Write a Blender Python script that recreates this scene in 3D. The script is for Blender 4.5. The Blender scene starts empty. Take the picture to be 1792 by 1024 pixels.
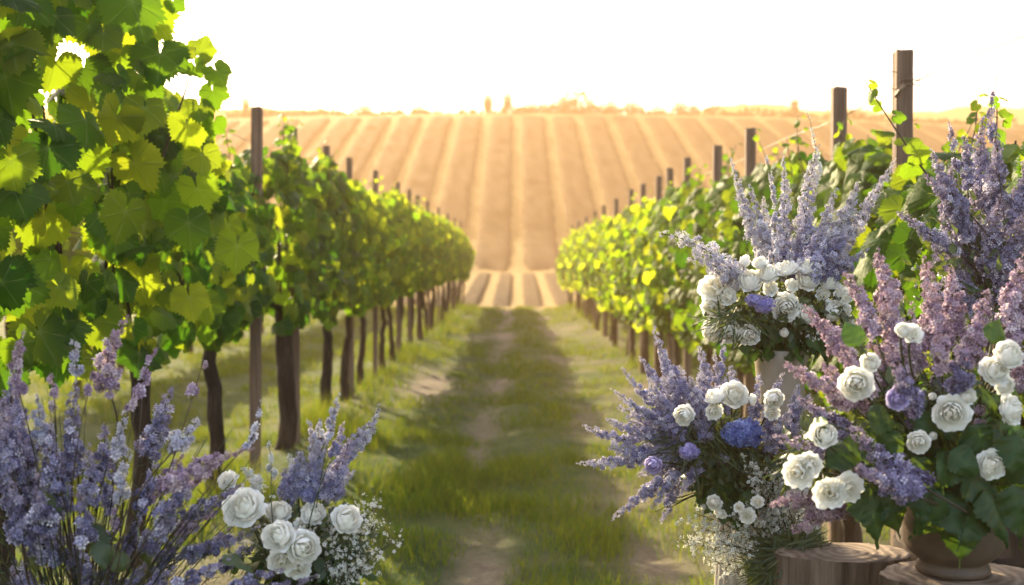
import bpy, math, random
import numpy as np
from mathutils import Vector, Matrix

R = math.radians
rng = np.random.default_rng(7)
random.seed(7)
sc = bpy.context.scene
col = sc.collection

# ------------------------------------------------------------------ camera, world, sun, exposure
EYE = 1.40
FPX = 1991.0
cam = bpy.data.cameras.new('Camera')
cam.sensor_width = 36
cam.lens = 40
cam.clip_start = 0.05
cam.clip_end = 3000
cam.dof.use_dof = True
cam.dof.focus_distance = 2.8
cam.dof.aperture_fstop = 3.3
co = bpy.data.objects.new('Camera', cam)
col.objects.link(co)
co.location = (0, 0, EYE)
co.rotation_euler = (R(90 - 1.78), 0, R(0.26))
sc.camera = co

SUN_EL, SUN_AZ = 24.0, -27.0            # azimuth from +Y, negative = to the left
world = bpy.data.worlds.new('World')
sc.world = world
world.use_nodes = True
wn = world.node_tree
bg = wn.nodes['Background']
sky = wn.nodes.new('ShaderNodeTexSky')
sky.sky_type = 'NISHITA'
sky.sun_disc = False
sky.sun_elevation = R(SUN_EL)
sky.sun_rotation = R(SUN_AZ)
sky.dust_density = 3.0
sky.air_density = 1.0
sky.ozone_density = 0.3
wn.links.new(sky.outputs[0], bg.inputs[0])
bg.inputs[1].default_value = 0.15

sl = bpy.data.lights.new('Sun', 'SUN')
sl.energy = 5.0
sl.angle = R(0.6)
sl.color = (1.0, 0.80, 0.48)
so = bpy.data.objects.new('Sun', sl)
col.objects.link(so)
sdir = Vector((math.sin(R(SUN_AZ)) * math.cos(R(SUN_EL)), math.cos(R(SUN_AZ)) * math.cos(R(SUN_EL)), math.sin(R(SUN_EL))))
so.rotation_euler = (-sdir).to_track_quat('-Z', 'Y').to_euler()

sc.view_settings.view_transform = 'Standard'
sc.view_settings.look = 'None'
sc.view_settings.gamma = 1
sc.view_settings.exposure = 2.58
sc.render.engine = 'CYCLES'
cy = sc.cycles
cy.max_bounces = 9
cy.diffuse_bounces = 6
cy.glossy_bounces = 2
cy.transmission_bounces = 4
cy.transparent_max_bounces = 4
cy.volume_bounces = 0
cy.sample_clamp_indirect = 4
cy.caustics_reflective = False
cy.caustics_refractive = False
cy.use_denoising = True
cy.use_adaptive_sampling = True
cy.adaptive_threshold = 0.015


# ------------------------------------------------------------------ helpers
def P(px, py, d):
    """A point of the picture (1792 wide) at distance d, in world metres."""
    return np.array([(px - 905.0) / FPX * d, d, EYE - (py - 450.0) / FPX * d])


def tag(o, label=None, cat=None, group=None, kind=None):
    if label: o['label'] = label
    if cat: o['category'] = cat
    if group: o['group'] = group
    if kind: o['kind'] = kind
    return o


def empty(name, loc, rz=0.0):
    o = bpy.data.objects.new(name, None)
    o.empty_display_size = 0.1
    col.objects.link(o)
    o.location = loc
    o.rotation_euler = (0, 0, rz)
    return o


def mobj(name, V, F, mat, parent=None, colattr=None, smooth=True):
    """V (n,3); F list of int arrays (m,3)/(m,4). World coordinates, turned into the parent's if the parent stands unrotated."""
    V = np.asarray(V, dtype=np.float32)
    if parent is not None and not getattr(parent, 'local_build', False):
        pass
    me = bpy.data.meshes.new(name)
    F = [np.asarray(f, dtype=np.int32) for f in (F if isinstance(F, list) else [F]) if len(f)]
    loops = np.concatenate([f.ravel() for f in F])
    sizes = np.concatenate([np.full(len(f), f.shape[1], dtype=np.int32) for f in F])
    me.vertices.add(len(V))
    me.vertices.foreach_set('co', V.ravel())
    me.loops.add(len(loops))
    me.loops.foreach_set('vertex_index', loops)
    me.polygons.add(len(sizes))
    starts = np.concatenate([[0], np.cumsum(sizes)[:-1]]).astype(np.int32)
    me.polygons.foreach_set('loop_start', starts)
    me.polygons.foreach_set('use_smooth', np.full(len(sizes), smooth))
    if colattr is not None:
        a = me.attributes.new('Col', 'FLOAT_COLOR', 'POINT')
        c = np.ones((len(V), 4), dtype=np.float32)
        c[:, :colattr.shape[1]] = colattr
        a.data.foreach_set('color', c.ravel())
    me.update(calc_edges=True)
    me.validate()
    if mat: me.materials.append(mat)
    o = bpy.data.objects.new(name, me)
    col.objects.link(o)
    if parent is not None:
        o.parent = parent
    return o


def copy_tree(o, parent=None):
    c = o.copy()
    col.objects.link(c)
    c.parent = parent
    for ch in list(o.children):
        copy_tree(ch, c)
    return c


class MB:
    """collects geometry pieces into one mesh"""
    def __init__(s):
        s.V, s.T, s.Q, s.C, s.n = [], [], [], [], 0

    def add(s, V, T=None, Q=None, C=None):
        V = np.asarray(V, float)
        if T is not None and len(T): s.T.append(np.asarray(T) + s.n)
        if Q is not None and len(Q): s.Q.append(np.asarray(Q) + s.n)
        s.V.append(V)
        s.C.append(np.zeros((len(V), 3)) if C is None else np.asarray(C))
        s.n += len(V)

    def build(s, name, mat, parent=None, off=None, smooth=True):
        V = np.concatenate(s.V)
        if off is not None: V = V - np.asarray(off)
        F = []
        if s.T: F.append(np.concatenate(s.T))
        if s.Q: F.append(np.concatenate(s.Q))
        return mobj(name, V, F, mat, parent, np.concatenate(s.C), smooth)


def unit(v):
    v = np.asarray(v, float)
    return v / np.maximum(np.linalg.norm(v, axis=-1, keepdims=True), 1e-9)


def frames(nrm, tip):
    """rotation matrices (N,3,3) with z = nrm, y as near tip as can be"""
    z = unit(nrm)
    y = tip - (tip * z).sum(-1, keepdims=True) * z
    y = unit(y + 1e-6)
    x = np.cross(y, z)
    return np.stack([x, y, z], axis=-1)


def scatter(tmpl, pos, rot, s, c):
    """copies of tmpl (V,T,vein) at pos. c (N,2): two random numbers. Col = (c0, vein, c1)"""
    V, T, vein = tmpl
    N, n = len(pos), len(V)
    s = np.asarray(s, float).reshape(N, -1)
    out = np.einsum('nij,nkj->nki', rot, V[None] * s[:, None, :]) + pos[:, None, :]
    F = (T[None] + (np.arange(N) * n)[:, None, None]).reshape(-1, T.shape[1])
    C = np.empty((N, n, 3))
    C[..., 0] = c[:, :1]
    C[..., 1] = vein[None]
    C[..., 2] = c[:, 1:2]
    return out.reshape(-1, 3), F, C.reshape(-1, 3)


def bez(p0, p1, p2, n):
    t = np.linspace(0, 1, n)[:, None]
    return (1 - t) ** 2 * p0 + 2 * t * (1 - t) * p1 + t * t * p2


def tube(path, rad, seg=6, cap=True, wob=0.0, r=None, twist=0.0):
    path = np.asarray(path, float)
    n = len(path)
    rad = np.broadcast_to(np.asarray(rad, float), (n,))
    tan = unit(np.gradient(path, axis=0))
    ref = np.array([0.31, 0.95, 0.05]) if abs(tan[:, 2]).mean() > 0.6 else np.array([0.05, 0.1, 1.0])
    a = unit(np.cross(tan, ref))
    b = np.cross(tan, a)
    th = np.linspace(0, 2 * math.pi, seg, endpoint=False)[None, :] + (np.linspace(0, twist, n)[:, None])
    rr = rad[:, None] * np.ones((n, seg))
    if wob and r is not None:
        lob = 1 + wob * np.cumsum(r.normal(0, .5, (n, seg)), axis=0) / math.sqrt(n) + wob * r.normal(0, .7, (1, seg)) + wob * .3 * r.normal(0, 1, (n, seg))
        rr = rr * np.clip(lob, .55, 1.7)
    V = path[:, None, :] + rr[..., None] * (np.cos(th)[..., None] * a[:, None, :] + np.sin(th)[..., None] * b[:, None, :])
    V = V.reshape(-1, 3)
    i = np.arange(n - 1)[:, None] * seg
    j = np.arange(seg)[None, :]
    k = (np.arange(seg)[None, :] + 1) % seg
    Q = np.stack([i + j, i + k, i + seg + k, i + seg + j], -1).reshape(-1, 4)
    T = None
    if cap:
        V = np.concatenate([V, path[:1], path[-1:]])
        m = n * seg
        j = np.arange(seg); k = (j + 1) % seg
        T = np.concatenate([np.stack([np.full(seg, m), k, j], -1), np.stack([np.full(seg, m + 1), (n - 1) * seg + j, (n - 1) * seg + k], -1)])
    return V, T, Q


def lathe(prof, seg=48, flutes=0, depth=0.0, sx=1.0, sy=1.0, close=True):
    """prof: list of (radius, z). Open at the ends unless radius 0."""
    prof = np.asarray(prof, float)
    th = np.linspace(0, 2 * math.pi, seg, endpoint=False)
    k = 1 + (depth * np.abs(np.cos(flutes * th / 2)) - depth if flutes else 0 * th)
    V = np.stack([prof[:, :1] * np.cos(th) * k * sx, prof[:, :1] * np.sin(th) * k * sy, np.broadcast_to(prof[:, 1:], (len(prof), seg))], -1).reshape(-1, 3)
    i = np.arange(len(prof) - 1)[:, None] * seg
    j = np.arange(seg)[None]
    kk = (j + 1) % seg
    Q = np.stack([i + j, i + kk, i + seg + kk, i + seg + j], -1).reshape(-1, 4)
    return V, None, Q


def hash2(ix, iy, seed):
    h = (ix.astype(np.int64) * 374761393 + iy.astype(np.int64) * 668265263 + seed * 1442695041) & 0x7fffffff
    h = ((h ^ (h >> 13)) * 1274126177) & 0x7fffffff
    return ((h ^ (h >> 16)) & 0xffff) / 65535.0


def vnoise(x, y, seed=0):
    ix, iy = np.floor(x), np.floor(y)
    fx, fy = x - ix, y - iy
    fx = fx * fx * (3 - 2 * fx); fy = fy * fy * (3 - 2 * fy)
    a = hash2(ix, iy, seed); b = hash2(ix + 1, iy, seed); c = hash2(ix, iy + 1, seed); d = hash2(ix + 1, iy + 1, seed)
    return (a * (1 - fx) + b * fx) * (1 - fy) + (c * (1 - fx) + d * fx) * fy


def fbm(x, y, seed=0, o=4):
    s, amp, tot = 0, 1, 0
    for k in range(o):
        s = s + amp * vnoise(x * 2 ** k, y * 2 ** k, seed + k * 17); tot += amp; amp *= .5
    return s / tot


# ------------------------------------------------------------------ materials
def newmat(name):
    m = bpy.data.materials.new(name)
    m.use_nodes = True
    nt = m.node_tree
    for n in list(nt.nodes): nt.nodes.remove(n)
    out = nt.nodes.new('ShaderNodeOutputMaterial')
    return m, nt, out


def N(nt, t, **kw):
    n = nt.nodes.new(t)
    for k, v in kw.items(): setattr(n, k, v)
    return n


def ramp(nt, fac, stops):
    r = N(nt, 'ShaderNodeValToRGB')
    e = r.color_ramp.elements
    while len(e) < len(stops): e.new(0.5)
    for x, (p, c) in zip(e, stops):
        x.position = p; x.color = (*c, 1)
    nt.links.new(fac, r.inputs[0])
    return r.outputs[0]


def leaf_mat(name, stops, trans, tfac=0.45, rough=0.42, vein=0.5, veincol=(.3, .36, .12), spec=.45, bump=.25):
    """thin leaf: gloss + diffuse + light passing through. Col.r picks the hue, Col.g marks veins"""
    m, nt, out = newmat(name)
    L = nt.links.new
    at = N(nt, 'ShaderNodeAttribute', attribute_name='Col')
    sep = N(nt, 'ShaderNodeSeparateColor'); L(at.outputs['Color'], sep.inputs[0])
    c = ramp(nt, sep.outputs[0], stops)
    pw = N(nt, 'ShaderNodeMath', operation='POWER'); L(sep.outputs[1], pw.inputs[0]); pw.inputs[1].default_value = 3
    mu = N(nt, 'ShaderNodeMath', operation='MULTIPLY'); L(pw.outputs[0], mu.inputs[0]); mu.inputs[1].default_value = vein
    mx = N(nt, 'ShaderNodeMix', data_type='RGBA'); L(mu.outputs[0], mx.inputs[0]); L(c, mx.inputs[6]); mx.inputs[7].default_value = (*veincol, 1)
    no = N(nt, 'ShaderNodeTexNoise'); no.inputs['Scale'].default_value = 55; no.inputs['Detail'].default_value = 3
    tc = N(nt, 'ShaderNodeTexCoord'); L(tc.outputs['Object'], no.inputs['Vector'])
    b = N(nt, 'ShaderNodeBump'); b.inputs['Strength'].default_value = bump; b.inputs['Distance'].default_value = .01; L(no.outputs[0], b.inputs['Height'])
    p = N(nt, 'ShaderNodeBsdfPrincipled'); L(mx.outputs[2], p.inputs['Base Color']); p.inputs['Roughness'].default_value = rough
    p.inputs['Specular IOR Level'].default_value = spec; L(b.outputs[0], p.inputs['Normal'])
    t = N(nt, 'ShaderNodeBsdfTranslucent')
    tcol = ramp(nt, sep.outputs[2], trans)
    mx2 = N(nt, 'ShaderNodeMix', data_type='RGBA', blend_type='MULTIPLY'); mx2.inputs[0].default_value = 1
    inv = ramp(nt, mu.outputs[0], [(0, (1, 1, 1)), (1, (.45, .5, .3))]); L(tcol, mx2.inputs[6]); L(inv, mx2.inputs[7])
    L(mx2.outputs[2], t.inputs[0])
    ms = N(nt, 'ShaderNodeMixShader'); ms.inputs[0].default_value = tfac
    L(p.outputs[0], ms.inputs[1]); L(t.outputs[0], ms.inputs[2]); L(ms.outputs[0], out.inputs[0])
    return m


def petal_mat(name, stops, tips=None, tfac=.3, rough=.6, tcol=None):
    """flower petals. Col.r hue, Col.b tinges the buds"""
    m, nt, out = newmat(name)
    L = nt.links.new
    at = N(nt, 'ShaderNodeAttribute', attribute_name='Col')
    sep = N(nt, 'ShaderNodeSeparateColor'); L(at.outputs['Color'], sep.inputs[0])
    c = ramp(nt, sep.outputs[0], stops)
    pw = N(nt, 'ShaderNodeMath', operation='MULTIPLY'); L(sep.outputs[1], pw.inputs[0]); pw.inputs[1].default_value = .8
    mc = N(nt, 'ShaderNodeMix', data_type='RGBA'); L(pw.outputs[0], mc.inputs[0]); L(c, mc.inputs[6]); mc.inputs[7].default_value = (*[x * .22 for x in stops[0][1]], 1); c = mc.outputs[2]
    if tips:
        mx = N(nt, 'ShaderNodeMix', data_type='RGBA'); L(sep.outputs[2], mx.inputs[0]); L(c, mx.inputs[6]); mx.inputs[7].default_value = (*tips, 1); c = mx.outputs[2]
    p = N(nt, 'ShaderNodeBsdfPrincipled'); L(c, p.inputs['Base Color']); p.inputs['Roughness'].default_value = rough; p.inputs['Specular IOR Level'].default_value = .25
    t = N(nt, 'ShaderNodeBsdfTranslucent'); L(c, t.inputs[0])
    ms = N(nt, 'ShaderNodeMixShader'); ms.inputs[0].default_value = tfac
    L(p.outputs[0], ms.inputs[1]); L(t.outputs[0], ms.inputs[2]); L(ms.outputs[0], out.inputs[0])
    return m


def solid_mat(name, c1, c2, scale=8, stretch=(1, 1, 1), rough=.7, bump=.3, dist=.01, detail=6, mid=None, spec=.3, lo=.35, hi=.65):
    m, nt, out = newmat(name)
    L = nt.links.new
    tc = N(nt, 'ShaderNodeTexCoord')
    mp = N(nt, 'ShaderNodeMapping'); mp.inputs['Scale'].default_value = stretch; L(tc.outputs['Object'], mp.inputs[0])
    no = N(nt, 'ShaderNodeTexNoise'); no.inputs['Scale'].default_value = scale; no.inputs['Detail'].default_value = detail; no.inputs['Roughness'].default_value = .65
    L(mp.outputs[0], no.inputs['Vector'])
    st = [(lo, c1), (hi, c2)] if mid is None else [(lo, c1), ((lo + hi) / 2, mid), (hi, c2)]
    c = ramp(nt, no.outputs[0], st)
    p = N(nt, 'ShaderNodeBsdfPrincipled'); L(c, p.inputs['Base Color']); p.inputs['Roughness'].default_value = rough; p.inputs['Specular IOR Level'].default_value = spec
    b = N(nt, 'ShaderNodeBump'); b.inputs['Strength'].default_value = bump; b.inputs['Distance'].default_value = dist; L(no.outputs[0], b.inputs['Height'])
    L(b.outputs[0], p.inputs['Normal']); L(p.outputs[0], out.inputs[0])
    return m


M = {}
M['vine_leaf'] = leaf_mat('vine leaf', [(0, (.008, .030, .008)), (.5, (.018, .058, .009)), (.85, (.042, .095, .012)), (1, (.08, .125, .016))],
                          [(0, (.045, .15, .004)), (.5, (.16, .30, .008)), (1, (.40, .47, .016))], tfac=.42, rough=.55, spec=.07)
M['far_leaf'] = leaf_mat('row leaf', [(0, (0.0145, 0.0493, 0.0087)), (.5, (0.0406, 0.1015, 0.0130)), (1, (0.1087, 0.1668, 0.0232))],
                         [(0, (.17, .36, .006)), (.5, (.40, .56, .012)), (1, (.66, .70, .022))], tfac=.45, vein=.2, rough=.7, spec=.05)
M['broad_leaf'] = leaf_mat('broad leaf', [(0, (.007, .028, .006)), (.6, (.013, .045, .009)), (1, (.04, .09, .014))],
                           [(0, (.05, .13, .006)), (1, (.2, .3, .015))], tfac=.2, rough=.42, vein=.5, veincol=(.035, .085, .02), spec=.22)
M['fine_leaf'] = leaf_mat('fine leaf', [(0, (0.0155, 0.0341, 0.0124)), (.5, (0.0248, 0.0527, 0.0155)), (1, (0.0558, 0.0868, 0.0217))],
                          [(0, (0.0868, 0.124, 0.0124)), (1, (0.186, 0.2232, 0.0248))], tfac=.3, vein=0)
M['grass'] = leaf_mat('grass', [(0, (0.012, 0.0504, 0.0048)), (.5, (0.0288, 0.0768, 0.0072)), (.85, (0.066, 0.096, 0.0144)), (1, (0.18, 0.138, 0.042))],
                      [(0, (0.096, 0.216, 0.0072)), (1, (0.336, 0.324, 0.024))], tfac=.32, vein=0, rough=.65, bump=0, spec=.08)
M['lilac'] = petal_mat('mauve lilac petals', [(0, (0.2452, 0.1603, 0.2546)), (.35, (0.3772, 0.2735, 0.3772)), (.7, (0.5375, 0.4243, 0.5092)), (1, (0.7733, 0.679, 0.7072))], tips=(0.3395, 0.2169, 0.2452))
M['blue_lilac'] = petal_mat('blue lilac petals', [(0, (0.102, 0.096, 0.18)), (.4, (0.228, 0.216, 0.36)), (.75, (0.432, 0.408, 0.564)), (1, (0.816, 0.78, 0.876))], tips=(0.396, 0.3, 0.336))
M['violet_lilac'] = petal_mat('violet lilac petals', [(0, (0.084, 0.072, 0.156)), (.4, (0.192, 0.174, 0.312)), (.75, (0.348, 0.324, 0.48)), (1, (0.672, 0.624, 0.744))], tips=(0.36, 0.252, 0.3))
M['pale_lilac'] = petal_mat('pale lilac petals', [(0, (0.287, 0.287, 0.3895)), (.4, (0.451, 0.4408, 0.5433)), (.75, (0.6355, 0.615, 0.6765)), (1, (0.861, 0.8405, 0.8508))], tips=(0.533, 0.492, 0.4715))
M['lavender'] = petal_mat('lavender petals', [(0, (0.1433, 0.1433, 0.2976)), (.4, (0.2755, 0.2755, 0.4518)), (.75, (0.4409, 0.4298, 0.5731)), (1, (0.8155, 0.7825, 0.8376))], tips=(0.529, 0.4849, 0.4849))
M['white_tiny'] = petal_mat('tiny white petals', [(0, (.52, .52, .46)), (.5, (.70, .70, .66)), (1, (.82, .82, .78))], tips=(.40, .44, .30))
M['rose'] = petal_mat('white rose petals', [(0, (.86, .865, .84)), (1, (.88, .885, .86))], tips=(.86, .83, .70), tfac=.30, rough=.6)
M['mauve_rose'] = petal_mat('mauve rose petals', [(0, (.50, .45, .68)), (1, (.66, .60, .78))], tips=(.48, .40, .66), tfac=.25)
M['hydrangea'] = petal_mat('blue hydrangea petals', [(0, (0.0738, 0.1148, 0.3772)), (.5, (0.123, 0.1886, 0.5084)), (1, (0.2296, 0.3116, 0.6068))], tips=(0.246, 0.287, 0.492))
M['scabious'] = petal_mat('violet scabious petals', [(0, (0.2132, 0.1968, 0.4756)), (.5, (0.3116, 0.287, 0.574)), (1, (0.4592, 0.4264, 0.656))], tips=(0.369, 0.3444, 0.574))
M['stem'] = solid_mat('green stem', (0.021, 0.03, 0.012), (0.042, 0.054, 0.021), 30, rough=.6, bump=.1)
M['twig'] = solid_mat('brown stem', (0.03, 0.021, 0.0132), (0.054, 0.039, 0.024), 30, rough=.7, bump=.1)
M['bark'] = solid_mat('vine bark', (0.0072, 0.0048, 0.0036), (0.045, 0.03, 0.0204), 22, (1, 1, .18), rough=.9, bump=1, dist=.03, mid=(0.018, 0.012, 0.0084))
M['post'] = solid_mat('weathered post', (.075, .046, .03), (.20, .135, .092), 26, (1, 1, .05), rough=.85, bump=.7, dist=.012, mid=(.125, .082, .056))
M['wire'] = solid_mat('rusty wire', (.10, .06, .035), (.22, .16, .11), 40, rough=.5, bump=.1)
M['cream_urn'] = solid_mat('cream stoneware', (.20, .165, .125), (.34, .29, .225), 9, rough=.5, bump=.12, lo=.3, hi=.7)
M['taupe_pot'] = solid_mat('taupe ceramic', (.04, .028, .02), (.085, .06, .043), 7, rough=.5, bump=.15, lo=.3, hi=.7)
M['white_wood'] = solid_mat('whitewashed wood', (0.216, 0.18, 0.144), (0.4464, 0.4104, 0.36), 18, (1, 1, .08), rough=.8, bump=.5)
M['stump_bark'] = solid_mat('old wood side', (0.0216, 0.0152, 0.0108), (0.1836, 0.135, 0.0972), 20, (1, 1, .07), rough=.9, bump=1, dist=.02, mid=(0.0756, 0.054, 0.0388))
M['dark_wood'] = solid_mat('dark barrel wood', (0.0144, 0.0086, 0.0065), (0.072, 0.0432, 0.0324), 18, (1, 1, .08), rough=.7, bump=.7, mid=(0.036, 0.023, 0.0173))
M['soil'] = solid_mat('potting soil', (.012, .009, .006), (.05, .035, .024), 40, rough=1, bump=1)
M['iron'] = solid_mat('dark iron hoop', (.02, .016, .014), (.05, .035, .028), 25, rough=.9, bump=.2, spec=.1)


def cut_mat():
    m, nt, out = newmat('sawn wood top')
    L = nt.links.new
    tc = N(nt, 'ShaderNodeTexCoord')
    w = N(nt, 'ShaderNodeTexWave', wave_type='RINGS', rings_direction='Z'); w.inputs['Scale'].default_value = 13; w.inputs['Distortion'].default_value = 5.0; w.inputs['Detail'].default_value = 4; w.inputs['Detail Scale'].default_value = 1.5
    L(tc.outputs['Object'], w.inputs[0])
    no = N(nt, 'ShaderNodeTexNoise'); no.inputs['Scale'].default_value = 14; no.inputs['Detail'].default_value = 6; L(tc.outputs['Object'], no.inputs['Vector'])
    c = ramp(nt, w.outputs[1], [(0, (0.133, 0.0945, 0.063)), (.6, (0.203, 0.1505, 0.105)), (1, (0.238, 0.182, 0.133))])
    d = ramp(nt, no.outputs[0], [(.35, (.45, .4, .36)), (.65, (1, 1, 1))])
    mx = N(nt, 'ShaderNodeMix', data_type='RGBA', blend_type='MULTIPLY'); mx.inputs[0].default_value = .9; L(c, mx.inputs[6]); L(d, mx.inputs[7])
    p = N(nt, 'ShaderNodeBsdfPrincipled'); L(mx.outputs[2], p.inputs['Base Color']); p.inputs['Roughness'].default_value = .8
    b = N(nt, 'ShaderNodeBump'); b.inputs['Strength'].default_value = .4; b.inputs['Distance'].default_value = .006; L(w.outputs[1], b.inputs['Height']); L(b.outputs[0], p.inputs['Normal'])
    L(p.outputs[0], out.inputs[0])
    return m
M['cut'] = cut_mat()


def ground_mat():
    m, nt, out = newmat('ground')
    L = nt.links.new
    at = N(nt, 'ShaderNodeAttribute', attribute_name='Col')
    sep = N(nt, 'ShaderNodeSeparateColor'); L(at.outputs['Color'], sep.inputs[0])
    tc = N(nt, 'ShaderNodeTexCoord')
    n1 = N(nt, 'ShaderNodeTexNoise'); n1.inputs['Scale'].default_value = 14; n1.inputs['Detail'].default_value = 8; n1.inputs['Roughness'].default_value = .7; L(tc.outputs['Object'], n1.inputs['Vector'])
    n2 = N(nt, 'ShaderNodeTexNoise'); n2.inputs['Scale'].default_value = 2.2; n2.inputs['Detail'].default_value = 6; L(tc.outputs['Object'], n2.inputs['Vector'])
    dirt = ramp(nt, n1.outputs[0], [(.3, (0.062, 0.0484, 0.0341)), (.5, (0.124, 0.0992, 0.0713)), (.7, (0.1922, 0.155, 0.1116))])
    grass = ramp(nt, n2.outputs[0], [(.3, (.014, .038, .006)), (.5, (.026, .05, .009)), (.7, (.05, .065, .015))])
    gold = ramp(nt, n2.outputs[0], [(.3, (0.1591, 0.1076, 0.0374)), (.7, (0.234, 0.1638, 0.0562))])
    add = N(nt, 'ShaderNodeMath', operation='MULTIPLY_ADD'); L(n1.outputs[0], add.inputs[0]); add.inputs[1].default_value = .7; add.inputs[2].default_value = -.35
    ad2 = N(nt, 'ShaderNodeMath', operation='ADD', use_clamp=True); L(add.outputs[0], ad2.inputs[0]); L(sep.outputs[0], ad2.inputs[1])
    mx = N(nt, 'ShaderNodeMix', data_type='RGBA'); L(ad2.outputs[0], mx.inputs[0]); L(dirt, mx.inputs[6]); L(grass, mx.inputs[7])
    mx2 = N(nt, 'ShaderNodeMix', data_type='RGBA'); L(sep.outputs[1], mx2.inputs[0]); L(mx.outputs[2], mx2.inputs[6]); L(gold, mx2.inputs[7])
    p = N(nt, 'ShaderNodeBsdfPrincipled'); L(mx2.outputs[2], p.inputs['Base Color']); p.inputs['Roughness'].default_value = .95; p.inputs['Specular IOR Level'].default_value = .1
    b = N(nt, 'ShaderNodeBump'); b.inputs['Strength'].default_value = .9; b.inputs['Distance'].default_value = .03; L(n1.outputs[0], b.inputs['Height']); L(b.outputs[0], p.inputs['Normal'])
    L(p.outputs[0], out.inputs[0])
    return m
M['ground'] = ground_mat()
M['hill_vine'] = leaf_mat('hillside vine foliage', [(0, (0.0338, 0.026, 0.0156)), (.5, (0.0494, 0.0364, 0.0221)), (1, (0.0715, 0.0507, 0.0286))], [(0, (0.065, 0.052, 0.0195)), (1, (0.0975, 0.078, 0.026))], tfac=.08, vein=0, rough=.95, spec=.03, bump=0)
M['far_hill'] = solid_mat('distant wooded hill', (.025, .028, .015), (.05, .045, .025), .12, rough=1, bump=0, spec=0)
M['far_tree'] = leaf_mat('distant tree foliage', [(0, (.012, .016, .008)), (1, (.03, .034, .014))], [(0, (.03, .04, .01)), (1, (.06, .06, .015))], tfac=.12, vein=0, spec=.05)

# ------------------------------------------------------------------ ground
KY = np.array([-30, 30, 34, 38, 45, 66, 75, 82, 95, 108, 116, 119, 128, 200, 700.])
KZ = np.array([0, 0, -.14, -.62, -.45, .45, 2.5, 5.0, 9.4, 13.7, 16.0, 16.3, 14.5, 6.0, 4.0])
_yy = np.arange(-40, 720, .25)
_zz = np.interp(_yy, KY, KZ)
_k = np.hanning(21); _k /= _k.sum()
_zz = np.convolve(np.pad(_zz, 10, mode='edge'), _k, mode='valid')
ROWL, ROWR = -1.60, 1.52


def zg(x, y):
    x, y = np.asarray(x, float), np.asarray(y, float)
    z = np.interp(y, _yy, _zz)
    near = np.clip((36 - y) / 6, 0, 1)
    tr = -.045 * np.exp(-((x + .27) / .2) ** 2) - .03 * np.exp(-((x - .62) / .2) ** 2) + .05 * np.exp(-((x - ROWL) / .45) ** 2) + .05 * np.exp(-((x - ROWR) / .45) ** 2)
    z = z + near * (tr + .09 * (fbm(x * .9 + 3, y * .9, 5) - .5) + .05 * (fbm(x * 4, y * 4, 9) - .5))
    return z - np.clip((y - 60) / 60, 0, 1) * .0006 * x * x


def grassmask(x, y):
    """1 = grass, 0 = bare dirt"""
    n = fbm(x * 1.1 + 7.3, y * .75 + 1.1, 31)
    n2 = fbm(x * 3.1, y * 2.4, 77)
    g = .80 + 1.8 * (n - .5) + .7 * (n2 - .5)
    wv = .06 * np.sin(y * .9)
    trk = .35 + .75 * np.clip(2.2 * (fbm(x * 1.5 + 50, y * 1.1 + 3, 11) - .30), 0, 1)
    g = g - trk * np.exp(-((x + .24 + wv) / .17) ** 2) - .30 * np.exp(-((x - .55 + wv) / .16) ** 2)
    g = g - .9 * np.exp(-((x + .95) / .33) ** 2 - ((y - 12.3) / 1.6) ** 2)
    g = g + .35 * np.exp(-((x - .2) / .25) ** 2)
    g = g + .5 * np.exp(-((x + .8) / .4) ** 2 - ((y - 8) / 1.5) ** 2)
    g = g + .25 * np.exp(-((x + .2) / .5) ** 2 - ((y - 5.6) / .8) ** 2)
    g = g + .6 * np.clip((np.abs(x) - 1.9) / .6, 0, 1)
    return np.clip(g, 0, 1)


xs = np.unique(np.concatenate([-np.geomspace(4, 170, 42), np.arange(-4, 4.001, .06), np.geomspace(4, 170, 42)]))
ys = np.unique(np.concatenate([np.arange(-30, 4, 1.0), np.arange(4, 16, .07), np.arange(16, 42, .2), np.arange(42, 135, 1.0), np.geomspace(135, 640, 20)]))
GX, GY = np.meshgrid(xs, ys)
GZ = zg(GX, GY)
V = np.stack([GX, GY, GZ], -1).reshape(-1, 3)
nx, ny = len(xs), len(ys)
ii = np.arange(ny - 1)[:, None] * nx + np.arange(nx - 1)[None]
Q = np.stack([ii, ii + 1, ii + nx + 1, ii + nx], -1).reshape(-1, 4)
cc = np.zeros((len(V), 3))
cc[:, 0] = grassmask(V[:, 0], V[:, 1])
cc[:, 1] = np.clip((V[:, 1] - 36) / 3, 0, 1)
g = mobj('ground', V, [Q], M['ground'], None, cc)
tag(g, 'grassy vineyard ground with a worn dirt track rising into a striped hillside', 'ground', kind='structure')

# far ridge beyond the crest
def ridge():
    xs = np.linspace(-230, 330, 220)
    rows = []
    prof = np.interp(xs, [-230, -110, -60, -10, 30, 45, 50, 62, 75, 95, 120, 140, 200, 330], [40, 41, 40, 38.5, 38.5, 39, 41.0, 42.0, 40.6, 39.2, 41.3, 40.2, 38.5, 30])
    bump = 2.2 * (fbm(xs * .09, xs * 0, 3) - .5) + 1.0 * (fbm(xs * .5, xs * 0 + 9, 13) - .5)
    for k, (yy, f) in enumerate([(255, .0), (275, .55), (300, 1.0), (325, .85), (380, 0)]):
        rows.append(np.stack([xs, np.full_like(xs, yy), 4 + (prof + bump - 4) * f], -1))
    V = np.concatenate(rows)
    n = len(xs)
    ii = np.arange(4)[:, None] * n + np.arange(n - 1)[None]
    Q = np.stack([ii, ii + 1, ii + n + 1, ii + n], -1).reshape(-1, 4)
    o = mobj('distant_hills', V, [Q], M['far_hill'])
    tag(o, 'hazy wooded ridge fading into the glow behind the hillside', 'hills', kind='structure')
ridge()

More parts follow.
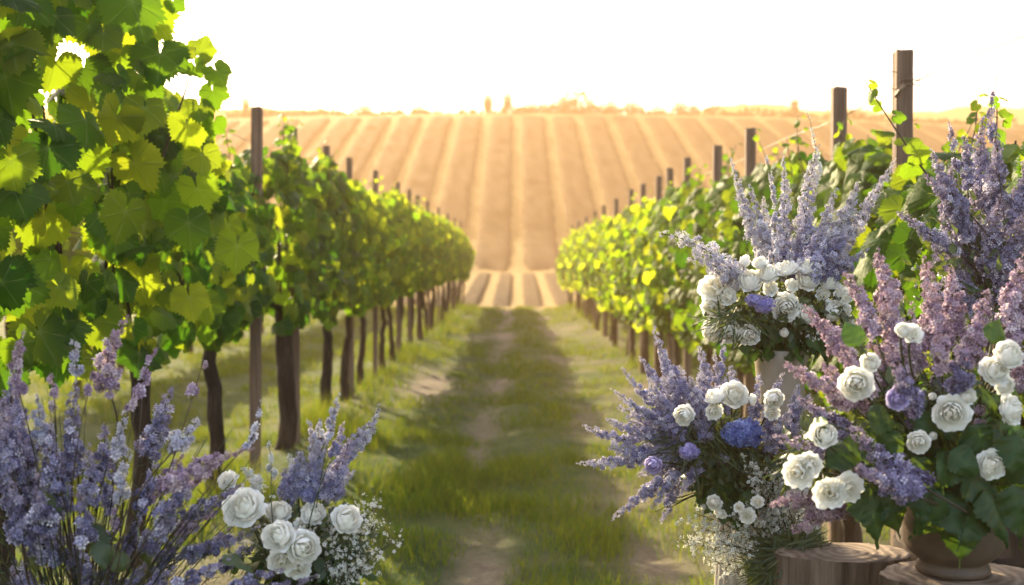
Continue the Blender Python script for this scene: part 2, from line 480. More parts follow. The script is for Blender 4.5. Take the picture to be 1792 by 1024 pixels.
# ------------------------------------------------------------------ ordinals for labels
ORD = 'first second third fourth fifth sixth seventh eighth ninth tenth eleventh twelfth thirteenth fourteenth fifteenth sixteenth seventeenth eighteenth nineteenth twentieth'.split()


# ------------------------------------------------------------------ far hillside rows
def hedge_strip(x0, ya, yb, w, h, seed, mat, name, label, cat, group, lumps=.07, step=1.0):
    r = np.random.default_rng(seed)
    yv = np.arange(ya, yb, step)
    a = np.linspace(0, math.pi, 9)
    prof = np.stack([np.cos(a) * w / 2, np.sin(a) ** .6 * h * (1 - .28 * np.exp(-((a - math.pi / 2) / .3) ** 2))], -1)       # rounded hedge section
    V = np.zeros((len(yv), 9, 3))
    nz = 1 + lumps * (r.random((len(yv), 9)) - .5) * 2
    end = np.clip(np.minimum(yv - ya, yb - yv) / 2.0, .02, 1)[:, None] ** .7
    V[..., 0] = x0 + prof[None, :, 0] * nz * (.8 + .2 * end)
    V[..., 1] = yv[:, None] + r.normal(0, step * .2, (len(yv), 9))
    V[..., 2] = zg(np.full_like(yv, x0), yv)[:, None] - .04 * end[:, 0:1] - .01 + prof[None, :, 1] * nz * end
    ii = np.arange(len(yv) - 1)[:, None] * 9 + np.arange(8)[None]
    Q = np.stack([ii, ii + 9, ii + 10, ii + 1], -1).reshape(-1, 4)
    c = r.random((len(yv) * 9, 3))
    base = np.array([x0, ya, float(zg(x0, ya))])
    o = mobj(name, V.reshape(-1, 3) - base, [Q], mat, None, c)
    o.location = base
    tag(o, label, cat, group)
    return o


for k in range(-17, 18):
    if k == 0:
        xs0 = None
    x0 = (k + .5) * 3.0
    side = 'left' if k < 0 else 'right'
    i = (-k - 1) if k < 0 else k
    hedge_strip(x0, 66.5, 114.5, 2.25, .34, 500 + k, M['hill_vine'], 'vine_hedge', f'hazy vine row on the far hillside, {ORD[i]} {side} of the central golden strip', 'vine row', 'vine rows on the far hillside')
for k in range(-5, 6):
    x0 = (k + .5) * 1.24
    side = 'left' if k < 0 else 'right'
    i = (-k - 1) if k < 0 else k
    hedge_strip(x0, 43, 65.8, .74, .26, 600 + k, M['hill_vine'], 'vine_hedge', f'low brown vine row on the valley floor, {ORD[i]} {side} of the middle strip', 'vine row', 'low vine rows on the valley floor')
# ------------------------------------------------------------------ skyline trees
quad = (np.array([[-.5, 0, 0], [.5, 0, .12], [.35, 1, 0], [-.4, .9, -.1]]), np.array([[0, 1, 2], [0, 2, 3]]), np.zeros(4))


def tree_proto(seed, slim):
    r = np.random.default_rng(seed)
    n = 420
    root = empty('tree', (0, 0, 0))
    v = unit(r.normal(size=(n, 3))) * (r.random((n, 1)) ** .4)
    lob = .75 + .5 * vnoise(v[:, 0] * 2.2 + 9, v[:, 2] * 2.2 + 4 + v[:, 1], seed)
    v = v * lob[:, None] * np.array([.26 if slim else .62, .26 if slim else .62, .52]) + [0, 0, .58]
    V, F, C = scatter(quad, v, frames(unit(r.normal(size=(n, 3))), r.normal(size=(n, 3))), r.uniform(.05, .11, n), r.random((n, 2)))
    mobj('crown', V, [F], M['far_tree'], root, C, False)
    mb = MB(); mb.add(*tube([(0, 0, -.05), (.01, 0, .25), (0, .01, .6)], [.035, .028, .012], 6)); mb.build('trunk', M['bark'], root)
    return root


protos = [tree_proto(1, False), tree_proto(2, False), tree_proto(3, True)]
tr_spots = [  # px, height px, kind, word
    (432, 22, 2, 'slim tree on the hill crest just above the tall post of the left row'), (470, 9, 0, 'low round tree on the crest near the slim tree at far left'),
    (520, 8, 1, 'tiny low tree on the crest above the second post of left row'), (640, 9, 1, 'small rounded tree on the bare left part of hill crest'), (735, 8, 0, 'small tree on the crest at the head of the left golden strips'),
    (855, 24, 2, 'slim poplar on the crest left of the central golden strip'), (889, 20, 2, 'slim poplar on the crest at the head of the central golden strip'),
    (930, 10, 0, 'low tree on the crest just right of the central strip'), (958, 13, 1, 'low bushy tree on the crest left of the tallest round tree'), (981, 15, 0, 'small tree touching the left flank of the tallest round tree'),
    (1006, 29, 1, 'tallest round tree on the hill crest'), (1034, 14, 0, 'small tree touching the right flank of the tallest round tree'), (1066, 11, 1, 'low tree on the crest right of the tallest round tree group'),
    (1106, 14, 0, 'rounded tree on the crest midway between tall round tree and wooded ridge'), (1150, 9, 1, 'tiny tree on the crest just before the wooded ridge'), (1190, 11, 0, 'low tree on the crest at the foot of the wooded ridge'),
    (1389, 20, 2, 'slim tree on the skyline left of the two tall near posts')]
used = set()
for i, (px, hp, k, lab) in enumerate(tr_spots):
    d = 118.5 + (i % 3) * .8
    x = (px - 905) / FPX * d
    o = protos[k] if k not in used else copy_tree(protos[k])
    used.add(k)
    h = (hp + 14) / FPX * d * 1.05
    o.location = (x, d, float(zg(x, d)) - .15)
    o.scale = (h * (1.2 if k != 2 else .8), h, h)
    o.rotation_euler = (0, 0, i * 1.3)
    tag(o, lab, 'tree', 'trees on the hill crest')


def treeline():
    r = np.random.default_rng(77)
    n = 5200
    x = r.uniform(-75, 75, n); y = 119.6 + r.normal(0, .5, n)
    h = .35 + 1.7 * np.clip(fbm(x * .22, x * 0 + 4, 21) - .30, 0, 1) + .5 * vnoise(x * .9, x * 0, 8)
    z = zg(x, y) - .2 + h * r.random(n) ** .8
    pos = np.stack([x, y, z], -1)
    V, F, C = scatter(quad, pos, frames(unit(r.normal(size=(n, 3))), r.normal(size=(n, 3))), r.uniform(.25, .5, n), r.random((n, 2)))
    o = mobj('treeline', V, [F], M['far_tree'], None, C, False)
    tag(o, 'low hazy scrub and trees along the crest of the striped hill', 'treeline', kind='stuff')
treeline()


# ------------------------------------------------------------------ grape leaf
def grape_leaf(seed, hi=True):
    r = np.random.default_rng(seed)
    lobes = [(0, 1.0), (60, .86), (-60, .86), (120, .66), (-120, .66)]
    if hi:
        deg = np.arange(-34, 35) * 5.0
    else:
        deg = np.array([-165, -120, -90, -60, -30, 0, 30, 60, 90, 120, 165.])
    rad = np.zeros(len(deg))
    for c, a in lobes:
        rad = np.maximum(rad, a * (.76 + .24 * np.exp(-((deg - c) / 19.) ** 2)))
    rad *= np.where(np.abs(deg) > 135, 1 - (np.abs(deg) - 135) / 45 * .55, 1)
    if hi:
        tooth = np.where(np.arange(-34, 35) % 2 == 0, 1.055, .93)
        rad = rad * tooth * (1 + r.normal(0, .03, len(deg)))
    th = np.radians(deg)
    rings = [.33, .68, 1.0] if hi else [1.0]
    V = [np.zeros((1, 3))]
    vein = [np.ones(1)]
    n = len(deg)
    isv = np.isin(deg, [0, 60, -60, 120, -120]).astype(float)
    for q in rings:
        sm = rad if q > .9 else rad / (1 if not hi else np.where(np.arange(-34, 35) % 2 == 0, 1.055, .93))
        V.append(np.stack([np.sin(th) * sm * q, np.cos(th) * sm * q, np.zeros(n)], -1))
        vein.append(isv * (1 if q < .9 else .3))
    V = np.concatenate(V)
    vein = np.concatenate(vein)
    x, y = V[:, 0].copy(), V[:, 1].copy()
    rr = np.hypot(x, y)
    fold = r.uniform(.08, .5)
    V[:, 2] = -fold * np.abs(x) ** 1.3 - r.uniform(.05, .3) * np.clip(y, 0, 2) ** 2 + .085 * np.sin(np.arctan2(x, y) * r.integers(3, 7) + r.uniform(0, 6)) * rr ** 2.5 - .03 * vein * (rr > .1)
    V[:, 2] += r.uniform(-.12, .12) * x * y
    T = []
    for j in range(n - 1):
        T.append((0, 1 + j + 1, 1 + j))
    for k in range(len(rings) - 1):
        a, b = 1 + k * n, 1 + (k + 1) * n
        for j in range(n - 1):
            T += [(a + j, a + j + 1, b + j + 1), (a + j, b + j + 1, b + j)]
    V *= .56
    return V, np.array(T), vein


LEAF_HI = [grape_leaf(s, True) for s in range(9)]
LEAF_LO = [grape_leaf(s, False) for s in range(10, 14)]


def leaves(mb, tmpls, pos, nrm, tip, size, r, c=None):
    n = len(pos)
    rot = frames(nrm, tip)
    c = r.random((n, 2)) if c is None else c
    w = r.integers(0, len(tmpls), n)
    for k, t in enumerate(tmpls):
        s = w == k
        if s.any():
            V, F, C = scatter(t, pos[s], rot[s], np.asarray(size)[s], c[s])
            mb.add(V, F, None, C)


def canopy(r, L, zb, zt, hw, n, size, hi, face, nshoot=3, shoot_h=.35):
    """foliage and shoots of one vine, local to its base"""
    mb, shs = MB(), []
    y = r.uniform(-L / 2, L / 2, n)
    u = r.random(n)
    z = zb + (zt - zb) * u
    side = np.where(r.random(n) < .5, -1, 1)
    zn = (z - zb) / (zt - zb)
    prof = .55 + .45 * np.sin(np.clip(zn, 0, 1) * math.pi) ** .6
    prof = prof * (1 - .55 * np.clip((zn - .62) / .38, 0, 1) ** 1.2)
    lump = .75 + .6 * (fbm(y * 1.7 + side * 5 + r.uniform(0, 9), z * 1.9, int(r.integers(0, 999))) - .2)
    lat = side * hw * prof * lump * (.35 + .65 * r.random(n) ** .45)
    edge = fbm(y * 2.3 + 20, y * 0 + r.uniform(0, 50), 5)
    z = z + (zn > .75) * (edge - .5) * .5 * (zn - .75) * 4 * .8 + (zn < .2) * (edge - .5) * .35
    pos = np.stack([lat, y, z], -1)
    nrm = np.stack([side * .75, np.full(n, face), np.full(n, .3)], -1) + r.normal(0, .42, (n, 3))
    nrm[zn > .88, 2] += .6
    tip = np.stack([side * .25, r.normal(0, .4, n), np.full(n, -1.0)], -1) + r.normal(0, .25, (n, 3))
    s = size * r.uniform(.6, 1.2, n)
    c = np.stack([np.clip(r.beta(1.3, 1.6, n) + .15 * (zn - .5), 0, 1), r.beta(.8, .9, n)], -1)
    leaves(mb, LEAF_HI if hi else LEAF_LO, pos, nrm, tip, s, r, c)
    for k in range(nshoot):
        y0, x0 = r.uniform(-L / 2, L / 2), r.uniform(-hw, hw) * .5
        h = shoot_h * r.uniform(.5, 1.2)
        p0 = np.array([x0, y0, zt - .25]); p2 = p0 + [r.normal(0, .12), r.normal(0, .12), h + .25]
        path = bez(p0, (p0 + p2) / 2 + r.normal(0, .06, 3), p2, 9)
        sh = MB(); shs.append(sh)
        sh.add(*tube(path, np.linspace(.005, .0018, 9), 5))
        m = 9
        t = np.linspace(.25, 1, m)
        pp = np.stack([np.interp(t, np.linspace(0, 1, 9), path[:, q]) for q in range(3)], -1)
        ang = np.arange(m) * 2.4
        outw = np.stack([np.cos(ang), np.sin(ang), r.uniform(-.3, .4, m)], -1)
        sz = size * np.linspace(.8, .3, m) * r.uniform(.8, 1.15, m)
        leaves(mb, LEAF_HI if hi else LEAF_LO, pp + outw * .03, np.stack([outw[:, 0] * .3, np.full(m, -.6), np.full(m, .5)], -1) + r.normal(0, .4, (m, 3)), outw + r.normal(0, .3, (m, 3)), sz, r, np.stack([r.uniform(.5, 1, m), r.uniform(.4, 1, m)], -1))
    return mb, shs


def trunk_mesh(r, h, rad, fork=False):
    mb = MB()
    n = 16
    t = np.linspace(0, 1, n)
    path = np.stack([np.cumsum(r.normal(0, .008, n)), np.cumsum(r.normal(0, .012, n)), -.08 + t * (h + .08)], -1)
    rr = rad * (1.25 - .45 * t + .35 * np.exp(-t * 9) + .25 * np.exp(-((1 - t) / .12) ** 2))
    mb.add(*tube(path, rr, 12, wob=.16, r=r, twist=1.5))
    if fork:
        p2 = path + np.stack([.02 * np.ones(n), .11 + .10 * t, 0 * t], -1)
        mb.add(*tube(p2, rr * .6, 10, wob=.16, r=r, twist=1.2))
    return mb, path[-1]


def cordon_mesh(r, top, L, rad):
    mb = MB()
    for s in (-1, 1):
        n = 10
        t = np.linspace(0, 1, n)
        path = np.stack([top[0] + np.cumsum(r.normal(0, .012, n)), top[1] + s * t * L / 2, top[2] - .03 + .12 * t ** .6 + np.cumsum(r.normal(0, .01, n))], -1)
        mb.add(*tube(path, rad * (1 - .45 * t), 9, wob=.18, r=r, twist=1.0))
        for k in range(4):
            p = path[2 + 2 * k - (k > 2)]
            q = p + [r.normal(0, .08), r.normal(0, .1), r.uniform(.5, .9)]
            mb.add(*tube(bez(p, (p + q) / 2 + r.normal(0, .05, 3), q, 8), np.linspace(rad * .32, .004, 8), 6, wob=.12, r=r))
    return mb


def make_vine(seed, L, zb, zt, hw, n, size, hi, face, rad=.05, fork=False, nshoot=3, shoot_h=.35, th=None):
    r = np.random.default_rng(seed)
    root = empty('grape_vine', (0, 0, 0))
    t, top = trunk_mesh(r, (th or zb + .03), rad, fork)
    t.build('trunk', M['bark'], root)
    cordon_mesh(r, top, L * 1.02, rad * .75).build('cordon', M['bark'], root)
    mb, shs = canopy(r, L, zb, zt, hw, n, size, hi, face, nshoot, shoot_h)
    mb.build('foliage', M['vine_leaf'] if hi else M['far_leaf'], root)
    if hi:
        for sh in shs: sh.build('shoot', M['twig'], root)
    return root


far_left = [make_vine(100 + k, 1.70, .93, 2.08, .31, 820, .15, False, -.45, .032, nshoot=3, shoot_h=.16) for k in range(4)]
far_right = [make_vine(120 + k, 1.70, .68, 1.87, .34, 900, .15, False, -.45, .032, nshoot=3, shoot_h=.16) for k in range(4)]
first = set()


def place(proto, x, y, label, group, sc_=(1, 1, 1), flip=0.0):
    if proto.name in first:
        o = copy_tree(proto)
    else:
        o = proto; first.add(proto.name)
    o.location = (x, y, float(zg(x, y)))
    o.scale = sc_
    o.rotation_euler = (0, 0, flip)
    tag(o, label, 'grapevine', group)
    return o


GL, GR = 'vines of the left row', 'vines of the right row'
# near left vines: big leaves, leaning out over the flowers
NEARL = [(-1.75, 2.60, dict(n=260, size=.175, hw=.42, zt=2.75, zb=1.0, rad=.024), 'grapevine at the left picture edge, its large serrated leaves above the tall lilac'),
         (-1.64, 3.62, dict(n=280, size=.18, hw=.36, zt=2.72, zb=1.02, rad=.026), 'large leafy grapevine with a gnarled trunk, rising over the blue lilac bush'),
         (-1.62, 4.80, dict(n=320, size=.165, hw=.27, zt=2.12, zb=1.0, rad=.036), 'tall grapevine whose top shoots stand out against the white sky'),
         (-1.68, 6.20, dict(n=330, size=.155, hw=.27, zt=1.86, zb=.98, rad=.042), 'grapevine under the tallest post of the left row'),
         (-1.64, 7.85, dict(n=420, size=.15, hw=.28, zt=2.08, zb=.95, fork=True, rad=.042), 'grapevine with a doubled trunk behind the white rose arrangement'),
         (-1.62, 9.4, dict(n=430, size=.15, hw=.28, zt=2.1, zb=.95, rad=.036), 'grapevine just beyond the doubled trunk of the left row')]
for i, (x, y, kw, lab) in enumerate(NEARL):
    kw = dict(kw); 
    o = make_vine(200 + i, 1.30, face=-.8, hi=True, nshoot=2 if i == 2 else 4, shoot_h=.22, **kw)
    o.location = (x, y, float(zg(x, y)))
    tag(o, lab, 'grapevine', GL)
NEARR = [(1.60, 3.0, dict(n=380, size=.15, hw=.34, zt=1.76, zb=.75), 'grapevine behind the tall violet lilac at the right picture edge'),
         (1.56, 4.1, dict(n=480, size=.15, hw=.36, zt=1.76, zb=.75), 'grapevine around the tallest grey post of the right row'),
         (1.54, 5.2, dict(n=700, size=.145, hw=.36, zt=1.78, zb=.72), 'grapevine around the second tall post, behind the white rose urn'),
         (1.52, 6.4, dict(n=460, size=.145, hw=.31, zt=1.85, zb=.70), 'grapevine half hidden by the pale spires of the white rose urn'),
         (1.52, 7.7, dict(n=520, size=.145, hw=.31, zt=1.85, zb=.70), 'grapevine whose trunk shows just left of the cream urn'),
         (1.52, 9.0, dict(n=540, size=.145, hw=.31, zt=1.88, zb=.70), 'grapevine behind the drooping pale spire of the urn arrangement')]
for i, (x, y, kw, lab) in enumerate(NEARR):
    o = make_vine(230 + i, 1.30, face=-.75, hi=True, rad=.036, nshoot=4, shoot_h=.16 if i < 2 else .22, **kw)
    o.location = (x, y, float(zg(x, y)))
    tag(o, lab, 'grapevine', GR)
k = 0
y = 10.7
while y < 34:
    i = k + 6
    ll = f'{ORD[i]} grapevine along the left row, counted from the big leaves nearest' if i < 12 else 'small blurred grapevine in the distant end of the left row'
    lr = f'{ORD[i]} grapevine along the right row, counted from the violet lilac' if i < 12 else 'small blurred grapevine in the distant end of the right row'
    place(far_left[k % 4], ROWL + random.uniform(-.05, .05), y + random.uniform(-.1, .1), ll, GL if i < 12 else 'distant vines of the left row', (1, 1, random.uniform(.97, 1.03)))
    place(far_right[(k + 1) % 4], ROWR + random.uniform(-.05, .05), y + random.uniform(-.1, .1), lr, GR if i < 12 else 'distant vines of the right row', (1, 1, random.uniform(.97, 1.03)))
    k += 1
    y += 1.27
for k in range(17):
    y = 9.0 + k * 1.5
    place(far_left[(k + 2) % 4], -4.7 + random.uniform(-.06, .06), y, 'shaded grapevine in the next row beyond the left row, seen under its leaves', 'vines of the next row to the left')
    place(far_right[(k + 3) % 4], 4.7 + random.uniform(-.06, .06), y, 'shaded grapevine in the next row beyond the right row, seen under its leaves', 'vines of the next row to the right')

# hand placed shoot of the left vine, against the sky
def sky_shoot():
    r = np.random.default_rng(44)
    parent = [o for o in col.objects if o.get('label', '').startswith('tall grapevine whose top')][0]
    off = np.array(parent.location)
    mb, sh = MB(), MB()
    d = 4.1
    path = np.array([P(268, 320, d), P(288, 270, d), P(302, 225, d), P(318, 185, d), P(330, 150, d - .02), P(338, 110, d - .03), P(345, 85, d - .03)])
    sh.add(*tube(path, np.linspace(.006, .002, 7), 5))
    # px, py of the petiole, size px, direction of the tip in the picture (deg, 0 = right, 90 = down), hue
    L_ = [(283, 95, 108, 95, .55), (352, 92, 56, 290, .8), (352, 100, 32, 350, .9), (380, 125, 52, 60, .85), (374, 160, 56, 75, .9), (322, 96, 46, 255, .6), (345, 118, 36, 60, .5),
          (235, 5, 120, 75, .6), (190, 45, 120, 100, .4), (110, 20, 110, 120, .5), (60, 60, 100, 60, .6), (210, 95, 70, 110, .7), (228, 150, 50, 80, .9), (150, 120, 95, 70, .3), (308, 5, 40, 40, .9),
          (350, 185, 60, 95, .6), (375, 215, 48, 110, .5), (330, 220, 80, 80, .5), (255, 190, 80, 100, .55), (300, 250, 90, 85, .4), (355, 270, 70, 95, .5), (345, 330, 80, 80, .6),
          (75, 375, 115, 110, .1), (135, 265, 120, 75, .2), (205, 205, 95, 120, .25), (40, 180, 100, 110, .1), (60, 250, 110, 75, .15), (235, 285, 95, 60, .5), (160, 180, 90, 100, .25),
          (220, 370, 95, 120, .3), (290, 350, 90, 75, .45), (120, 470, 75, 95, .9), (140, 480, 70, 60, .9), (330, 390, 85, 85, .5), (330, 520, 70, 80, .95), (250, 430, 80, 100, .35), (20, 330, 90, 80, .3), (415, 430, 80, 95, .1),
          (20, 100, 90, 80, .5), (180, 0, 90, 100, .7), (270, 30, 85, 60, .6), (30, 20, 90, 100, .6), (100, 110, 90, 110, .45)]
    pos, nrm, tip, size, cc = [], [], [], [], []
    for (px, py, s, a, h) in L_:
        dd = r.uniform(3.5, 4.2) if px < 260 else r.uniform(3.95, 4.25)
        pos.append(P(px, py, dd)); size.append(s / FPX * dd * 1.12)
        tip.append([math.cos(R(a)), 0.05, -math.sin(R(a))])
        nrm.append(np.array([.25, -1, .2]) + r.normal(0, .32, 3))
        cc.append([h, r.uniform(.3, 1)])
    leaves(mb, LEAF_HI, np.array(pos), np.array(nrm), np.array(tip, float), np.array(size), r, np.array(cc))
    mb.build('foliage', M['vine_leaf'], parent, off)
    sh.build('shoot', M['twig'], parent, off)
sky_shoot()

# ------------------------------------------------------------------ posts and wires
def post(x, y, h, w, lab, group, lean=0.0, extra=None):
    r = np.random.default_rng(int(abs(x * 100) + y * 31))
    root = empty('vineyard_post', (x, y, float(zg(x, y))))
    mb = MB()
    n = 10
    zz = np.linspace(-.2, h, n)
    sq = []
    c = w * .12
    a = w / 2
    ring = np.array([(-a + c, -a), (a - c, -a), (a, -a + c), (a, a - c), (a - c, a), (-a + c, a), (-a, a - c), (-a, -a + c)])
    V = np.zeros((n + 1, 8, 3))
    for i, z in enumerate(zz):
        V[i, :, :2] = ring * (1 + r.normal(0, .015, (8, 1))) + [lean * z, 0]
        V[i, :, 2] = z
    V[n] = V[n - 1]; V[n, :, :2] = (V[n, :, :2] - [lean * h, 0]) * .86 + [lean * h, 0]; V[n, :, 2] += w * .08
    V[n - 1:, :, 2] += r.normal(0, .004, 8)[None]
    ii = np.arange(n)[:, None] * 8
    j = np.arange(8)[None]; k = (j + 1) % 8
    Q = np.stack([ii + j, ii + k, ii + 8 + k, ii + 8 + j], -1).reshape(-1, 4)
    mb.add(V.reshape(-1, 3), np.array([(n * 8, n * 8 + q, n * 8 + q + 1) for q in range(1, 7)]), Q)
    mb.build('post_shaft', M['post'], root, smooth=False)
    if extra: extra(root, r)
    tag(root, lab, 'post', group)
    return root


def loops(root, r):
    off = np.array(root.location)
    d = off[1] - .04
    mb = MB()
    t = np.linspace(0, 2 * math.pi * .95, 26)
    cx, cy_ = 1561, 143
    path = np.array([P(cx + 15 * math.cos(a), cy_ - 17 * math.sin(a), d) + [0, .02 * math.sin(a), 0] for a in t + .2])
    path = np.concatenate([path, [P(1572, 158, d), P(1564, 168, d)]])
    mb.add(*tube(path, .0016, 5))
    mb.build('wire_loop', M['wire'], root, off)
    m2 = MB()
    m2.add(*tube(np.array([P(1562, 172, d), P(1572, 158, d), P(1580, 152, d)]), [.006, .007, .005], 6))
    for py in (141, 150):
        p = np.array([P(1570, py + 2, d), P(1586, py - 1, d), P(1600, py + 1, d), P(1606, py + 3, d + .03)])
        m2.add(*tube(p, .0022, 5))
    m2.build('wire_tie', M['wire'], root, off)


rp = [(4.42, .79), (5.32, .78), (7.32, .82), (8.62, .84), (10.0, .86), (11.1, .86), (12.2, .86), (13.6, .87), (14.9, .88), (17.3, .88), (19.5, .88), (22, .88), (25, .88), (28, .88), (31, .88)]
lp = [(6.9, .90), (8.2, .92), (9.6, .93), (10.95, .95), (12.8, .97), (15.3, 1.0), (16.8, 1.0), (18.4, 1.0), (20.5, 1.0), (23, 1.0), (26, 1.0), (29, 1.0), (32, 1.0)]
nm_r = ['tallest weathered square post, wrapped with a loop of wire', 'second tall weathered post left of the wire wrapped one']
nm_l = ['tallest grey brown post rising from the left row of vines']
for i, (d, h) in enumerate(rp):
    lab = nm_r[i] if i < 2 else (f'{ORD[i]} wooden post of right row, counted back from the wire wrapped one' if i < 9 else 'faint small post in the far end of the right row')
    post(1.50, d, EYE + h - float(zg(1.5, d)), .064, lab, 'posts of the right row' if i < 9 else 'far posts of the right row', -.006 if i == 0 else random.uniform(-.008, .008), loops if i == 0 else None)
for i, (d, h) in enumerate(lp):
    lab = nm_l[i] if i < 1 else (f'{ORD[i]} wooden post of the left row, counted back from the tallest one' if i < 8 else 'faint small post in the far end of the left row')
    post(-1.60, d, EYE + h - float(zg(-1.6, d)), .062 if i == 0 else .054, lab, 'posts of the left row' if i < 8 else 'far posts of the left row', .012 if i == 0 else random.uniform(-.008, .008))


def wire(x, z, y0, y1, lab, sag=.03):
    mb = MB()
    n = 40
    t = np.linspace(0, 1, n)
    yy = y0 + (y1 - y0) * t
    zz = z - sag * np.abs(np.sin(t * math.pi * (y1 - y0) / 2.6))
    mb.add(*tube(np.stack([np.full(n, x), yy, zz], -1), .0022, 5))
    o = mb.build('trellis_wire', M['wire'])
    tag(o, lab, 'wire', 'trellis wires')


wire(1.535, 2.09, 1.6, 33, 'thin upper trellis wire strung along the right row of posts')
wire(1.535, 1.45, 1.6, 33, 'thin lower trellis wire hidden in the right row of leaves')
wire(-1.635, 2.12, 1.6, 33, 'thin upper trellis wire strung along the left row of posts')
wire(-1.635, 1.5, 1.6, 33, 'thin lower trellis wire hidden in the left row of leaves')

# ------------------------------------------------------------------ grass
def grass():
    r = np.random.default_rng(5)
    V = np.array([[-.5, 0, 0], [.5, 0, 0], [-.36, 0, .5], [.36, 0, .5], [0, 0, 1.0]])
    T = np.array([[0, 1, 3], [0, 3, 2], [2, 3, 4]])
    mb = MB()
    for (n, y0, y1, xw, h0, w0) in ((120000, 4.3, 9.5, 3.2, .055, .0042), (190000, 9.5, 19, 9.5, .06, .007), (80000, 19, 36, 8, .07, .013)):
        x = r.uniform(-xw, xw, n); y = y0 + (y1 - y0) * r.random(n)
        g = grassmask(x, y)
        tuft = fbm(x * 2.6 + 40, y * 2.2, 63)
        keep = r.random(n) < np.clip(g * 1.5 - .25, 0, 1) * np.clip(.25 + 1.6 * (tuft - .3), .1, 1)
        x, y, g, tuft = x[keep], y[keep], g[keep], tuft[keep]
        n = len(x)
        tuft = tuft + .40 * np.exp(-((x + .52) / .24) ** 2 - ((y - 7.1) / .8) ** 2) + .3 * np.exp(-((x - .18) / .22) ** 2 - ((y - 5.2) / .5) ** 2) + .2 * np.exp(-((x - .75) / .3) ** 2 - ((y - 6.0) / .6) ** 2)
        h = h0 * (.35 + 3.4 * np.clip(tuft - .38, 0, 1)) * r.uniform(.5, 1.5, n) * (.6 + .6 * g)
        verge = np.exp(-((np.abs(x) - 1.55) / .3) ** 2)
        h *= 1 + .9 * verge
        z = zg(x, y) - .006
        lean = r.normal(0, .42, (n, 2))
        ang = r.uniform(0, 2 * math.pi, n)
        X = np.stack([np.cos(ang), np.sin(ang), np.zeros(n)], -1) * (w0 * r.uniform(.7, 1.4, n))[:, None]
        B = np.stack([x, y, z], -1)
        VV = np.zeros((n, 5, 3))
        for q in range(5):
            t = V[q, 2]
            cur = np.stack([lean[:, 0] * t ** 1.8, lean[:, 1] * t ** 1.8, np.full(n, t)], -1) * h[:, None]
            VV[:, q] = B + X * V[q, 0] + cur
        F = (T[None] + (np.arange(n) * 5)[:, None, None]).reshape(-1, 3)
        C = np.zeros((n, 5, 3))
        dry_and_sunlit = np.clip(.0 + .6 * fbm(x * .7, y * .7, 99) + r.normal(0, .16, n) + .15 * (1 - g) + .34 * verge, 0, 1)  # patchy dryness, plus sunlit gold painted into the blades along the verges
        C[..., 0] = dry_and_sunlit[:, None]; C[..., 2] = r.random(n)[:, None]
        mb.add(VV.reshape(-1, 3), F, None, C.reshape(-1, 3))
    o = mb.build('grass', M['grass'])
    tag(o, 'short patchy grass covering the lane between the vine rows', 'grass', kind='stuff')
grass()

# ------------------------------------------------------------------ flowers
def petal4(np_=4, cup=.25, wide=.5):
    V, T = [], []
    for k in range(np_):
        a = 2 * math.pi * k / np_
        ca, sa = math.cos(a), math.sin(a)
        loc = [(.04, 0, 0), (.55, -wide * .62, cup * .5), (.55, wide * .62, cup * .5), (1.0, -wide * .3, cup * .75), (1.0, wide * .3, cup * .75)]
        b = len(V)
        V += [(x * ca - y * sa, x * sa + y * ca, z) for x, y, z in loc]
        T += [(b, b + 1, b + 2), (b + 1, b + 3, b + 4), (b + 1, b + 4, b + 2)]
    V = np.array(V)
    return V * .5, np.array(T), np.tile([1.0, .1, .1, 0, 0], np_)


FLO4 = [petal4(4, .3, .62), petal4(4, .1, .55), petal4(4, .7, .6)]
FLO5 = [petal4(5, .3, .6), petal4(5, .6, .55)]
BUD = (np.array([[0, 0, 0], [.16, 0, .4], [-.08, .14, .4], [-.08, -.14, .4], [0, 0, .75]]), np.array([[0, 1, 2], [0, 2, 3], [0, 3, 1], [1, 4, 2], [2, 4, 3], [3, 4, 1]]), np.zeros(5))


def florets(mb, pos, nrm, size, r, c, tm):
    w = r.integers(0, len(tm), len(pos))
    rot = frames(nrm, r.normal(size=(len(pos), 3)))
    for k, t in enumerate(tm):
        s = w == k
        if s.any():
            V, F, C = scatter(t, pos[s], rot[s], size[s], c[s]); mb.add(V, F, None, C)


